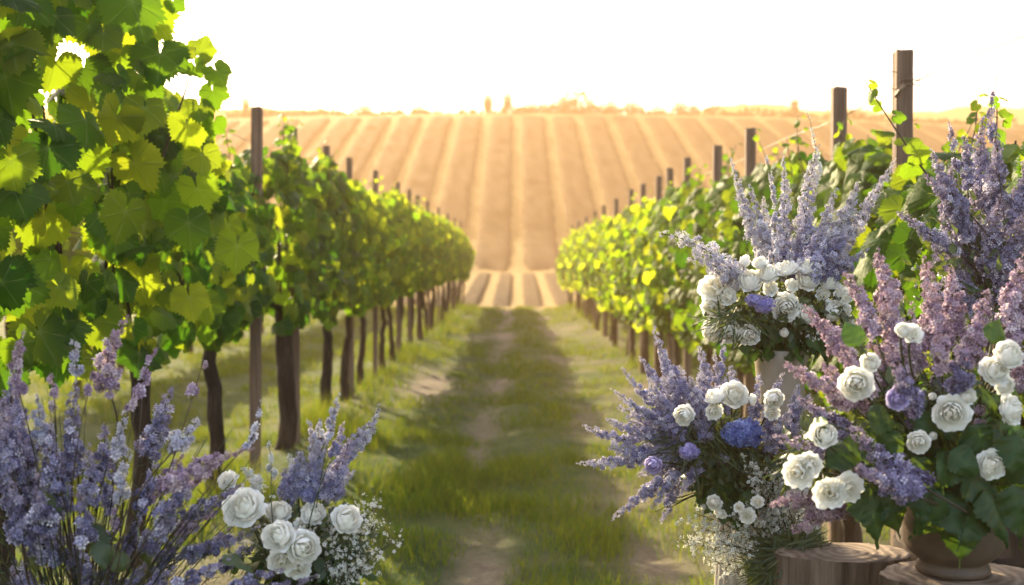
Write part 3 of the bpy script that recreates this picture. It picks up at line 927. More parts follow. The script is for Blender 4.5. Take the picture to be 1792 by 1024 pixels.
def spike(root, off, base, tip, org, Rr, n, fs, mat, r, sag=.0, tm=FLO4, name='lilac_flower', stem=True, gap=0.0, sm='twig', taper=.65, bend=None):
    """one flowering spray: florets in clusters round a curved axis, its stem running down to org"""
    base, tip = np.asarray(base), np.asarray(tip)
    L = np.linalg.norm(tip - base)
    bnd = r.normal(0, .085 * L, 3) + np.array([0, 0, sag * L]) if bend is None else bend
    ax = bez(base, (base + tip) / 2 + bnd, tip, 24)
    tan = unit(np.gradient(ax, axis=0))
    K = max(6, int(n / 17))
    tk = (np.arange(K) + r.uniform(0, 1, K)) / K
    if gap:
        tk = tk[r.random(K) > gap * (.3 + .7 * tk)]
        K = len(tk)
    ak = np.arange(K) * 2.39996 + r.uniform(0, 6)
    prof = lambda t: Rr * np.maximum((1.02 - t) ** taper * np.minimum(1, .55 + t * 3.5), .12)
    cl = r.uniform(.6, 1.4, K)
    ck = np.clip(r.normal(.5, .17, K), 0, 1)
    ii = np.repeat(np.arange(K), np.maximum(3, 30 * (.3 + .7 * prof(tk) / Rr) * cl).astype(int))
    t = np.clip(tk[ii] + r.normal(0, .35 / max(K, 8), len(ii)), 0, 1)
    idx = t * 23
    i0 = np.clip(idx.astype(int), 0, 22); f = (idx - i0)[:, None]
    A = ax[i0] * (1 - f) + ax[i0 + 1] * f
    TT = tan[i0]
    e1 = unit(np.cross(TT, [.3, .2, .93])); e2 = np.cross(TT, e1)
    rad = (np.cos(ak[ii])[:, None] * e1 + np.sin(ak[ii])[:, None] * e2)
    pr = prof(t) * cl[ii]
    q = unit(r.normal(size=(len(ii), 3))) * (r.random((len(ii), 1)) ** .4)
    pos = A + rad * (pr * .60)[:, None] + q * (pr * .42)[:, None]
    nrm = unit(pos - A) + unit(q) * .6 + TT * .3 + r.normal(0, .25, (len(ii), 3))
    size = fs * (1 - .5 * t ** 2) * r.uniform(.75, 1.2, len(ii))
    c = np.stack([np.clip(ck[ii] + r.normal(0, .2, len(ii)), 0, 1), np.clip((t - .55) * 1.6 + r.normal(0, .18, len(ii)), 0, 1) * .75], -1)
    mb = MB()
    bud = r.random(len(ii)) < np.clip(t ** 3 * .8 + .05, 0, 1)
    if (~bud).any(): florets(mb, pos[~bud], nrm[~bud], size[~bud], r, c[~bud], tm)
    if bud.any(): florets(mb, pos[bud], nrm[bud], size[bud] * .8, r, c[bud], [BUD])
    o = mb.build(name, mat, root, off, smooth=False)
    st = MB()
    w = max(.0011, min(.0026, Rr * .07))
    st.add(*tube(ax[:-1], np.linspace(w, w * .5, 23), 5))
    for k in range(K):
        k0 = int(tk[k] * 22)
        e1 = unit(np.cross(tan[k0], [.3, .2, .93])); e2 = np.cross(tan[k0], e1)
        p = ax[k0]
        st.add(*tube(np.array([p, p + (math.cos(ak[k]) * e1 + math.sin(ak[k]) * e2) * prof(tk[k]) * .5]), w * .45, 3, cap=False))
    if stem and org is not None:
        org = np.asarray(org)
        d = np.linalg.norm(base - org)
        st.add(*tube(bez(org, base - tan[0] * d * .45, base, 14), np.linspace(w * 1.35, w, 14), 5))
    st.build('stem', M[sm], o, off)
    return o


def rose_mesh(seed, layers, ruffle=.03):
    """layers: (petals, cup radius, how far the cup wraps in degrees, stretch, width, curl)"""
    r = np.random.default_rng(seed)
    V, T, C = [], [], []
    nu, nv = 9, 9
    a0 = 0
    nl = len(layers)
    for li, (cnt, rad, beta, zs, wid, curl) in enumerate(layers):
        for k in range(cnt):
            phi0 = a0 + 2 * math.pi * k / cnt + r.normal(0, .10)
            rk = rad * r.uniform(.95, 1.06)
            bt = R(beta + r.normal(0, 5))
            v = np.linspace(.04, 1, nv)
            th = bt * v
            rho = rk * np.sin(th)
            z = zs * rk * (1 - np.cos(th))
            out_ = np.clip(v - .62, 0, 1) ** 1.6
            rho = rho + curl * out_ * 1.1
            z = z - curl * out_ * .75
            half = wid * np.sqrt(np.clip(1 - ((v - .52) / .56) ** 2, .015, 1))
            u = np.linspace(-1, 1, nu)
            b = len(V)
            wave = r.uniform(0, 6.28)
            for i in range(nv):
                for j in range(nu):
                    ph = phi0 + u[j] * half[i] * (1 if rho[i] > .1 else .8)
                    sp = u[j] * .05                                   # spiral: one edge tucked under the next petal
                    rr = rho[i] * (1 + sp) + ruffle * math.sin(u[j] * 5 + wave) * v[i] ** 2
                    zz = z[i] + ruffle * 1.2 * math.sin(u[j] * 4 + wave * 2) * v[i] ** 3 - .05 * abs(u[j]) ** 3 * v[i]
                    V.append((rr * math.cos(ph), rr * math.sin(ph), zz))
                    C.append((r.random() * .1 + .45, 0, np.clip(.75 - .75 * li / (nl - 1) + .35 * (1 - v[i]), 0, 1)))
            for i in range(nv - 1):
                for j in range(nu - 1):
                    p = b + i * nu + j
                    T.append((p, p + 1, p + nu + 1, p + nu))
        a0 += .6 + .35 * (li % 2)
    V = np.array(V)
    s = np.hypot(V[:, 0], V[:, 1]).max()
    V[:, 2] -= .45
    return V / s, np.array(T), np.array(C)


ROSES = {
    'open': [rose_mesh(s, [(3, .15, 166, 3.6, 1.3, 0), (3, .27, 150, 2.1, 1.1, 0), (4, .40, 132, 1.5, .95, .02), (5, .54, 114, 1.15, .85, .08), (5, .70, 98, .92, .82, .2), (6, .82, 84, .80, .72, .35), (6, .86, 72, .72, .70, .5)]) for s in (1, 2, 3)],
    'half': [rose_mesh(s, [(3, .17, 166, 3.6, 1.3, 0), (3, .32, 150, 2.0, 1.15, 0), (4, .50, 134, 1.42, 1.0, .02), (5, .68, 116, 1.12, .85, .08), (5, .84, 98, .90, .80, .2), (5, .9, 76, .75, .76, .42)]) for s in (4, 5)],
    'bud': [rose_mesh(s, [(3, .22, 162, 4.2, 1.3, 0), (3, .42, 146, 2.4, 1.15, 0), (4, .60, 130, 1.8, 1.0, .02), (4, .78, 108, 1.35, .9, .1)]) for s in (6, 7)],
    'loose': [rose_mesh(s, [(4, .22, 150, 2.6, 1.1, .05), (4, .42, 118, 1.5, 1.0, .15), (5, .68, 96, 1.0, .9, .25), (5, .86, 76, .85, .85, .45)], ruffle=.055) for s in (8, 9)]}


def rose(root, off, px, py, rp, d, kind, face, org, r, mat='rose', label=None, name='rose'):
    """face: direction the flower looks"""
    p = P(px, py, d)
    V, Q, C = ROSES[kind][int(r.integers(0, len(ROSES[kind])))]
    n = unit(np.asarray(face, float) + r.normal(0, .24, 3))
    rot = frames(n[None], r.normal(size=(1, 3)))[0]
    s = rp / FPX * d * (1.15 if kind != 'bud' else .95)
    VV = (V * s) @ rot.T + p
    o = mobj(name, VV - off, [Q], M[mat], root, C)
    st = MB()
    b = p - n * s * .32
    org = np.asarray(org)
    st.add(*tube(bez(org, b - n * .08, b, 10), .0022, 5))
    # sepals and calyx under the head
    for k in range(5):
        a = 2 * math.pi * k / 5
        e = rot @ np.array([math.cos(a), math.sin(a), -.05])
        e2 = rot @ np.array([-math.sin(a), math.cos(a), 0])
        st.add(np.array([b, b + e * s * .35 + e2 * s * .1, b + e * s * .35 - e2 * s * .1, b + e * s * .75 - n * s * .1]), np.array([[0, 1, 2], [1, 3, 2]]))
    st.build('stem', M['stem'], o, off)
    if label: o['label'] = label
    return o


def ball(root, off, p, rad, n, fs, mat, r, name, org, tm=FLO4, flat=.8, lump=0.0):
    """round flower head of many florets"""
    v = unit(r.normal(size=(n, 3)))
    v[:, 1] = -np.abs(v[:, 1]) * np.where(r.random(n) < .8, 1, -1)
    rr = rad * (1 - .18 * r.random(n) ** 2)
    if lump:
        cen = unit(r.normal(size=(9, 3))); cen[:, 1] = -np.abs(cen[:, 1])
        dd = (v @ cen.T).max(1)
        rr = rr * (1 - lump + lump * np.clip((dd - .6) / .35, 0, 1))
    pos = p + v * rr[:, None] * np.array([1, 1, flat])
    mb = MB()
    florets(mb, pos, v + r.normal(0, .22, (n, 3)), fs * r.uniform(.75, 1.2, n), r, np.stack([r.random(n), r.random(n) * .3], -1), tm)
    V, T, Q = lathe([(.001, -rad * .7), (rad * .55, -rad * .5), (rad * .78, 0), (rad * .55, rad * .5 * flat), (.001, rad * .7 * flat)], 14)
    mb.add(V + p, T, Q, np.tile([[.1, 0, 0]], (len(V), 1)))
    o = mb.build(name, M[mat], root, off, smooth=False)
    st = MB(); st.add(*tube(bez(np.asarray(org), (p + org) / 2 + [0, .03, .02], p, 9), .0022, 5)); st.build('stem', M['stem'], o, off)
    return o


def broad_leaf(n=9, w=.40, cordate=True, seed=0):
    """ovate leaf with midrib and side veins, y from 0 (stalk) to 1 (tip)"""
    r = np.random.default_rng(seed)
    v = np.linspace(0, 1, n * 2 + 1)
    wd = w * np.sin(np.clip(v * 1.06 + .10, 0, 1) ** .62 * math.pi) ** .85
    wd = np.maximum(wd * (1 + .06 * np.where(np.arange(len(v)) % 2 == 0, 1, -1)), .004)
    wd[-1] = .002
    us = np.array([-1, -.5, 0, .5, 1])
    V = np.zeros((len(v), 5, 3)); vein = np.zeros((len(v), 5))
    for j, u in enumerate(us):
        V[:, j, 0] = u * wd
        V[:, j, 1] = v + abs(u) * .10 * (1 - v)
        V[:, j, 2] = -.32 * (abs(u) * wd) ** 1.2 * 1.0 - .30 * v ** 2 + .05 * np.sin(v * 9 + u * 2 + seed) * abs(u) + (.018 if True else 0) * np.where(np.arange(len(v)) % 4 == 0, -1, .5) * (abs(u) > .2)
        vein[:, j] = 1.0 if u == 0 else np.where((np.arange(len(v)) + (2 if abs(u) > .7 else 0)) % 4 == 0, .9, 0)
    T = []
    for i in range(len(v) - 1):
        for j in range(4):
            p = i * 5 + j
            T += [(p, p + 1, p + 6), (p, p + 6, p + 5)]
    return V.reshape(-1, 3), np.array(T), vein.reshape(-1)


BROAD = [broad_leaf(9, .40, True, s) for s in range(4)]
LANCE = [broad_leaf(4, .15, False, s + 10) for s in range(3)]
OVAL = [broad_leaf(4, .27, False, s + 20) for s in range(3)]
NEED = [(np.array([[-.03, 0, 0], [.03, 0, 0], [.035, .5, -.03], [-.035, .5, -.03], [0, 1, -.12]]), np.array([[0, 1, 2], [0, 2, 3], [3, 2, 4]]), np.zeros(5))]


def leafcloud(root, off, cen, rad, n, size, r, tm, mat, name='foliage', outward=1.0, droop=-.2, front=True):
    """leaves filling an ellipsoid, pointing outwards"""
    v = unit(r.normal(size=(n, 3)))
    pos = cen + v * (r.random((n, 1)) ** .5) * np.asarray(rad)
    tip = v * outward + r.normal(0, .5, (n, 3)) + [0, 0, droop]
    nrm = np.stack([v[:, 0] * .4, np.full(n, -.6) if front else v[:, 1], np.full(n, .6)], -1) + r.normal(0, .35, (n, 3))
    mb = MB()
    leaves(mb, tm, pos, nrm, tip, size * r.uniform(.55, 1.25, n), r)
    return mb.build(name, M[mat], root, off)


def gyp(root, off, org, tips, r, mat='white_tiny', fs=.007, n=70, spread=.06, name='filler_flower', sm='stem'):
    """airy sprays of tiny white flowers on branching wiry stems"""
    for tp in tips:
        tp = np.asarray(tp)
        st, mb = MB(), MB()
        mid = (org + tp) / 2 + r.normal(0, .02, 3) + [0, 0, .02]
        ax = bez(np.asarray(org), mid, tp, 14)
        st.add(*tube(ax, np.linspace(.0018, .0008, 14), 4))
        pts = []
        for k in range(int(n / 5)):
            t = r.uniform(.5, 1)
            p = ax[int(t * 13)]
            q = p + unit(r.normal(size=3) + unit(tp - org) * .8) * spread * r.uniform(.3, 1)
            st.add(*tube(np.array([p, (p + q) / 2 + r.normal(0, .006, 3), q]), .0006, 3, cap=False))
            for m in range(5):
                pts.append(q + r.normal(0, spread * .16, 3))
        pts = np.array(pts)
        florets(mb, pts, r.normal(size=pts.shape) + [0, -.6, .5], fs * r.uniform(.6, 1.25, len(pts)), r, np.stack([r.random(len(pts)), r.random(len(pts)) * .5], -1), FLO5 + [BUD])
        o = mb.build(name, M[mat], root, off, smooth=False)
        st.build('stem', M[sm], o, off)


def spikes(root, off, lst, org, d, r, mat, dens, fs, forward=False, **kw):
    """lst rows: tip px, py, base px, py, half width px [, material, density factor, gap]"""
    for row in lst:
        tx, ty, bx_, by, w = row[:5]
        m = row[5] if len(row) > 5 and row[5] else mat
        df = row[6] if len(row) > 6 else 1.0
        gp = row[7] if len(row) > 7 else 0.0
        dd = d + r.uniform(-.10, .10) - (.13 if m == 'violet_lilac' and forward else 0)
        b, t = P(bx_, by, dd), P(tx, ty, dd + r.uniform(-.1, .06))
        Rr = w / FPX * dd
        L = np.linalg.norm(t - b)
        n = int(dens * df * L * Rr / (fs * fs) * 1.0)
        n = int(np.clip(n * 9, 60, 1100))
        spike(root, off, b, t, org + r.normal(0, .015, 3), Rr, n, fs, M[m], r, gap=gp, **kw)


# ---- left: lilac bush rooted in the ground
def left_lilac():
    r = np.random.default_rng(301)
    off = np.array([-.88, 2.2, float(zg(-.88, 2.2))])
    root = empty('lilac_bush', off)
    org = np.array([-.86, 2.2, .52])
    L_ = [(38, 578, 30, 690, 17, 'lilac'), (222, 553, 190, 690, 25, 'lilac'), (125, 596, 130, 660, 15, 'pale_lilac', .7), (278, 597, 245, 700, 11, 'lilac', .6, .5), (360, 615, 333, 700, 14, 'lilac', .6, .45),
          (300, 680, 258, 800, 30), (345, 735, 300, 790, 24, 'pale_lilac'), (130, 665, 118, 830, 27), (15, 660, 40, 830, 38), (0, 700, 20, 850, 36), (62, 690, 75, 780, 24, 'pale_lilac'), (85, 655, 92, 720, 14, 'lilac', .8, .3),
          (452, 702, 425, 785, 7, 'pale_lilac', .6, .4), (440, 785, 290, 858, 22, 'lilac'), (318, 795, 252, 880, 24, 'lilac'), (300, 885, 250, 960, 27), (452, 925, 330, 968, 19, 'blue_lilac'), (422, 850, 300, 915, 20),
          (10, 895, 90, 985, 30), (60, 905, 150, 1010, 34), (130, 985, 160, 1050, 26), (15, 985, 60, 1060, 38), (60, 870, 45, 910, 16), (560, 1010, 430, 1040, 14, 'blue_lilac'), (400, 985, 300, 1030, 20),
          (180, 740, 170, 850, 22), (215, 720, 200, 800, 16, 'pale_lilac'), (5, 780, 20, 900, 32), (95, 790, 110, 900, 26), (350, 960, 260, 1010, 18), (250, 990, 200, 1050, 26), (200, 880, 190, 950, 12, 'lilac', .6, .3),
          (395, 800, 300, 870, 14, 'lilac'), (240, 640, 222, 720, 9, 'lilac', .6, .5), (160, 640, 150, 690, 10, 'lilac', .6, .4), (375, 900, 300, 940, 16, 'lilac', .8, .2), (30, 760, 40, 880, 34), (85, 740, 90, 860, 28), (150, 780, 150, 890, 24), (60, 830, 80, 930, 30), (10, 840, 30, 950, 30), (130, 860, 140, 960, 22), (225, 790, 205, 880, 18, 'pale_lilac', .8, .2), (270, 800, 235, 900, 22), (190, 800, 180, 900, 20), (340, 850, 270, 920, 22), (390, 880, 310, 930, 18), (240, 900, 215, 980, 18), (400, 930, 320, 980, 20), (330, 920, 270, 985, 18), (470, 950, 380, 1000, 15), (500, 1000, 400, 1030, 16), (200, 950, 180, 1030, 24), (300, 1000, 250, 1050, 22), (0, 740, 10, 830, 30)]
    L_ = [(a, b, c_, e, w * .88, *rest) for a, b, c_, e, w, *rest in L_]
    spikes(root, off, L_, org, 2.15, r, 'blue_lilac', 2.0, .0135)
    # bare green stems fanning out
    mb = MB()
    for k in range(120):
        a = r.uniform(-.6, .72)
        l = r.uniform(.25, .62)
        e = org + np.array([math.sin(a) * l, r.uniform(-.16, .2), math.cos(a) * l])
        mb.add(*tube(bez(org + r.normal(0, .03, 3), (org + e) / 2 + [.0, 0, .05], e, 9), np.linspace(.002, .0008, 9), 4))
    for k in range(9):
        b = off + [r.uniform(-.08, .08), r.uniform(-.08, .08), -.03]
        mb.add(*tube(bez(b, (b + org) / 2 + r.normal(0, .03, 3), org + r.normal(0, .02, 3), 8), np.linspace(.009, .004, 8), 6))
    mb.build('stem', M['stem'], root, off)
    mb = MB()
    # a few larger leaves low down, small leaflets on the stems
    pl = np.array([P(140, 930, 2.1), P(165, 945, 2.08), P(100, 900, 2.12), P(385, 975, 2.1), P(250, 940, 2.2), P(60, 950, 2.2), P(220, 1000, 2.1)])
    leaves(mb, OVAL, pl, np.array([[.1, -.8, .6]] * 7) + r.normal(0, .3, (7, 3)), np.stack([r.normal(.4, .5, 7), r.normal(0, .2, 7), r.normal(-.1, .5, 7)], -1), np.full(7, .07), r)
    n = 2600
    a = r.uniform(-.9, 1.25, n); l = r.uniform(.06, .50, n)
    pos = org + np.stack([np.sin(a) * l, r.normal(0, .1, n), np.cos(a) * l], -1)
    leaves(mb, NEED, pos, r.normal(size=(n, 3)), np.stack([np.sin(a), r.normal(0, .3, n), np.cos(a)], -1) + r.normal(0, .4, (n, 3)), r.uniform(.012, .035, n), r)
    mb.build('foliage', M['fine_leaf'], root, off)
    tag(root, 'large blue and mauve lilac bush with fanning stems below the big vine leaves', 'lilac bush')
left_lilac()


# ---- containers
def container(name, x, y, prof, mat, lab, cat, flutes=0, depth=0.0, z0=None, seg=64, soil=None, parts=()):
    z = float(zg(x, y)) if z0 is None else z0
    root = empty(name, (x, y, z))
    V, T, Q = lathe(prof, seg, flutes, depth)
    mobj('body', V, [Q], M[mat], root)
    if soil:
        V, T, Q = lathe([(.0005, soil[1] + .01), (soil[0] * .5, soil[1] + .006), (soil[0], soil[1])], 32)
        mobj('soil', V, [Q], M['soil'], root)
    for pn, pr, pm in parts:
        V, T, Q = lathe(pr, seg); mobj(pn, V, [Q], M[pm], root)
    tag(root, lab, cat)
    return root


def wallprof(outer, t=.012):
    """outer profile bottom to top -> closed shell with an inside wall"""
    o = [(.0005, outer[0][1])] + list(outer)
    inn = [(max(a - t, .001), b) for a, b in reversed(outer)]
    inn = [x for x in inn if x[1] > outer[0][1] + .02]
    return o + [(outer[-1][0] - t * .5, outer[-1][1] + t * .35)] + inn + [(.0005, outer[0][1] + .02)]


# ---- left white rose arrangement in an urn
def left_roses():
    r = np.random.default_rng(311)
    x0, y0 = float(P(520, 0, 2.35)[0]), 2.35
    container('stone_urn', x0, y0, wallprof([(.10, 0), (.10, .03), (.06, .06), (.05, .12), (.09, .25), (.125, .5), (.12, .62), (.135, .66), (.135, .68)]), 'cream_urn', 'cream urn standing in the grass under the left white roses', 'urn', soil=(.115, .63))
    off = np.array([x0, y0, .66 + float(zg(x0, y0))])
    root = empty('flower_arrangement', off)
    org = off + [0, 0, -.02]
    d = 2.3
    sp = [(592, 688, 572, 770, 12, 'pale_lilac'), (662, 708, 600, 805, 14, 'pale_lilac'), (640, 745, 575, 850, 20, 'lavender'), (535, 735, 545, 810, 9, 'pale_lilac', 1, .2), (466, 768, 472, 840, 7, 'white_tiny', 1, .2),
          (570, 770, 540, 870, 26, 'lavender'), (610, 770, 570, 870, 24, 'blue_lilac'), (525, 790, 520, 870, 22, 'lavender'), (495, 820, 500, 880, 20, 'lavender'), (620, 825, 570, 880, 14, 'pale_lilac'), (560, 735, 556, 800, 11, 'pale_lilac'),
          (505, 795, 508, 850, 14, 'white_tiny'), (420, 820, 450, 860, 14, 'white_tiny', 1), (600, 740, 580, 800, 14, 'blue_lilac'), (555, 945, 545, 985, 14, 'blue_lilac')]
    spikes(root, off, sp, org, d, r, 'pale_lilac', 2.2, .0105, name='lavender_flower', sm='stem')
    for (px, py, rp, k, dz, f) in [(424, 890, 38, 'open', -.12, (-.1, -.8, .6)), (486, 942, 29, 'half', -.16, (-.3, -1, .25)), (527, 961, 31, 'half', -.15, (.4, -1, .1)), (492, 985, 27, 'loose', -.12, (0, -1, -.1)),
                                    (545, 902, 22, 'half', -.06, (0, -.7, .7)), (604, 912, 27, 'half', -.1, (.5, -.8, .5)), (486, 900, 22, 'half', -.04, (.1, -.6, .8)), (395, 842, 20, 'loose', .02, (-.2, -.5, .8)), (530, 926, 22, 'loose', -.06, (.2, -1, .4)), (520, 1000, 22, 'loose', -.1, (.3, -1, -.2))]:
        rose(root, off, px, py, rp, d + dz, k, f, org, r)
    gyp(root, off, org, [P(660, 885, d), P(690, 950, d - .05), P(640, 905, d - .06), P(655, 955, d - .1), P(600, 950, d - .1), P(640, 1005, d - .1), P(590, 870, d), P(455, 860, d - .05), P(665, 920, d), P(600, 1010, d - .12), P(440, 835, d)], r, fs=.0085, n=95, spread=.045)
    leafcloud(root, off, P(545, 960, d), (.12, .09, .10), 420, .034, r, OVAL, 'fine_leaf')
    leafcloud(root, off, P(520, 1000, d), (.13, .08, .07), 90, .06, r, OVAL, 'broad_leaf', name='leaf_sprig')
    tag(root, 'low arrangement of white roses, blue spires and white sprays beside the lilac bush', 'flower arrangement', 'flower arrangements')
left_roses()


# ---- right: urn A with white rose dome and pale spires
def urn_arrangement():
    r = np.random.default_rng(321)
    d = 3.0
    x0 = float(P(1367, 0, d)[0])
    zr = float(P(0, 612, d)[2])
    H = .34
    zb = zr - H
    # stand under the urn
    st = container('plant_stand', x0, d, [(.0005, 0), (.15, 0), (.15, .04), (.11, .08), (.10, zb * .5), (.11, zb - .06), (.15, zb - .03), (.15, zb), (.0005, zb)], 'white_wood', 'round whitewashed stand under the cream urn', 'stand', flutes=18, depth=.05, z0=0.0, seg=72)
    container('cream_urn', x0, d, wallprof([(.085, 0), (.085, .02), (.045, .045), (.04, .07), (.055, .11), (.060, .17), (.062, .24), (.067, .30), (.078, H)], .008), 'cream_urn', 'tall cream urn with flared rim holding the dome of white roses', 'urn', z0=zb, soil=(.060, H - .04))
    off = np.array([x0, d, zr])
    root = empty('flower_arrangement', off)
    org = off + [0, 0, -.06]
    sp = [(1277, 278, 1345, 470, 15), (1336, 262, 1352, 460, 7, None, .8, .4), (1368, 270, 1365, 450, 13), (1408, 192, 1425, 330, 7, 'white_tiny', .8, .4), (1428, 255, 1402, 470, 19), (1565, 278, 1455, 480, 13), (1530, 330, 1440, 480, 17),
          (1500, 318, 1430, 470, 17), (1462, 330, 1425, 470, 15), (1518, 435, 1440, 490, 14, 'lavender'), (1400, 350, 1395, 480, 22, 'lavender'), (1335, 345, 1360, 470, 16), (1440, 400, 1415, 490, 24, 'lavender'), (1380, 400, 1385, 490, 18, 'lavender'),
          (1310, 320, 1350, 450, 9), (1490, 400, 1440, 480, 18, 'lavender')]
    sp = [(a, b, c_, e, w * 1.2, *rest) for a, b, c_, e, w, *rest in sp]
    spikes(root, off, sp, org, d, r, 'pale_lilac', 2.0, .0120, name='delphinium_flower', sm='stem')
    for tx, ty, bx_, by, w, cv in [(1150, 408, 1300, 490, 27, .05), (1202, 452, 1300, 500, 22, .03)]:
        spike(root, off, P(bx_, by, d - .05), P(tx, ty, d - .1), org, w / FPX * d, 420, .0125, M['pale_lilac'], r, name='delphinium_flower', sm='stem', bend=np.array([0, 0, cv]))
    R_ = [(1252, 503, 33, 'loose', (-.6, -.6, .5)), (1246, 537, 24, 'loose', (-.8, -.7, 0)), (1312, 493, 22, 'half', (-.2, -.8, .6)), (1342, 478, 21, 'open', (0, -.6, .8)), (1376, 470, 22, 'loose', (0, -.6, .8)), (1412, 490, 20, 'half', (.1, -.8, .5)),
          (1410, 466, 22, 'loose', (.2, -.5, .9)), (1376, 538, 26, 'open', (.05, -1, .2)), (1412, 550, 18, 'half', (.4, -1, 0)), (1450, 494, 20, 'loose', (.4, -.7, .6)), (1455, 545, 19, 'half', (.4, -1, .1)), (1474, 518, 22, 'loose', (.7, -.7, .3)),
          (1247, 578, 21, 'half', (-.7, -.8, -.2)), (1278, 581, 21, 'half', (-.3, -1, -.1)), (1311, 586, 19, 'half', (0, -1, -.1)), (1302, 462, 11, 'bud', (-.2, -.3, 1)), (1330, 462, 14, 'half', (0, -.5, .9)), (1482, 572, 22, 'loose', (.7, -.7, -.1)), (1476, 545, 17, 'loose', (.7, -.7, .1)),
          (1348, 505, 15, 'loose', (-.1, -.8, .6)), (1440, 515, 15, 'loose', (.2, -.9, .4)), (1373, 585, 9, 'bud', (0, -1, .1)), (1275, 520, 16, 'loose', (-.5, -.8, .4)), (1385, 500, 14, 'loose', (0, -.8, .6)), (1430, 475, 15, 'loose', (.3, -.5, .8))]
    for (px, py, rp, k, f) in R_:
        fy = (px - 1365) / 130.; dd = d - .13 * math.sqrt(max(0, 1 - fy * fy)) + .03
        rose(root, off, px, py, rp, dd, k, f, org, r)
    for px, py, rr in ((1338, 533, 18), (1318, 525, 12)):
        p = P(px, py, d - .12); ball(root, off, p, rr / FPX * d, 120, .010, 'scabious', r, 'scabious_flower', org)
    gyp(root, off, org, [P(1300, 480, d - .08), P(1285, 470, d), P(1430, 580, d - .1), P(1350, 455, d), P(1495, 495, d), P(1330, 510, d - .12), P(1450, 520, d - .1), P(1400, 515, d - .12)], r, fs=.0085, n=60, spread=.035)
    leafcloud(root, off, P(1365, 545, d), (.19, .11, .085), 900, .036, r, OVAL, 'fine_leaf')
    leafcloud(root, off, P(1365, 590, d), (.15, .11, .035), 160, .055, r, OVAL, 'broad_leaf', name='leaf_sprig')
    leafcloud(root, off, P(1290, 560, d - .06), (.08, .05, .04), 220, .06, r, NEED, 'fine_leaf', name='needle_sprig')
    tag(root, 'dome of white roses with pale blue delphinium spires in the cream urn', 'flower arrangement', 'flower arrangements')
urn_arrangement()


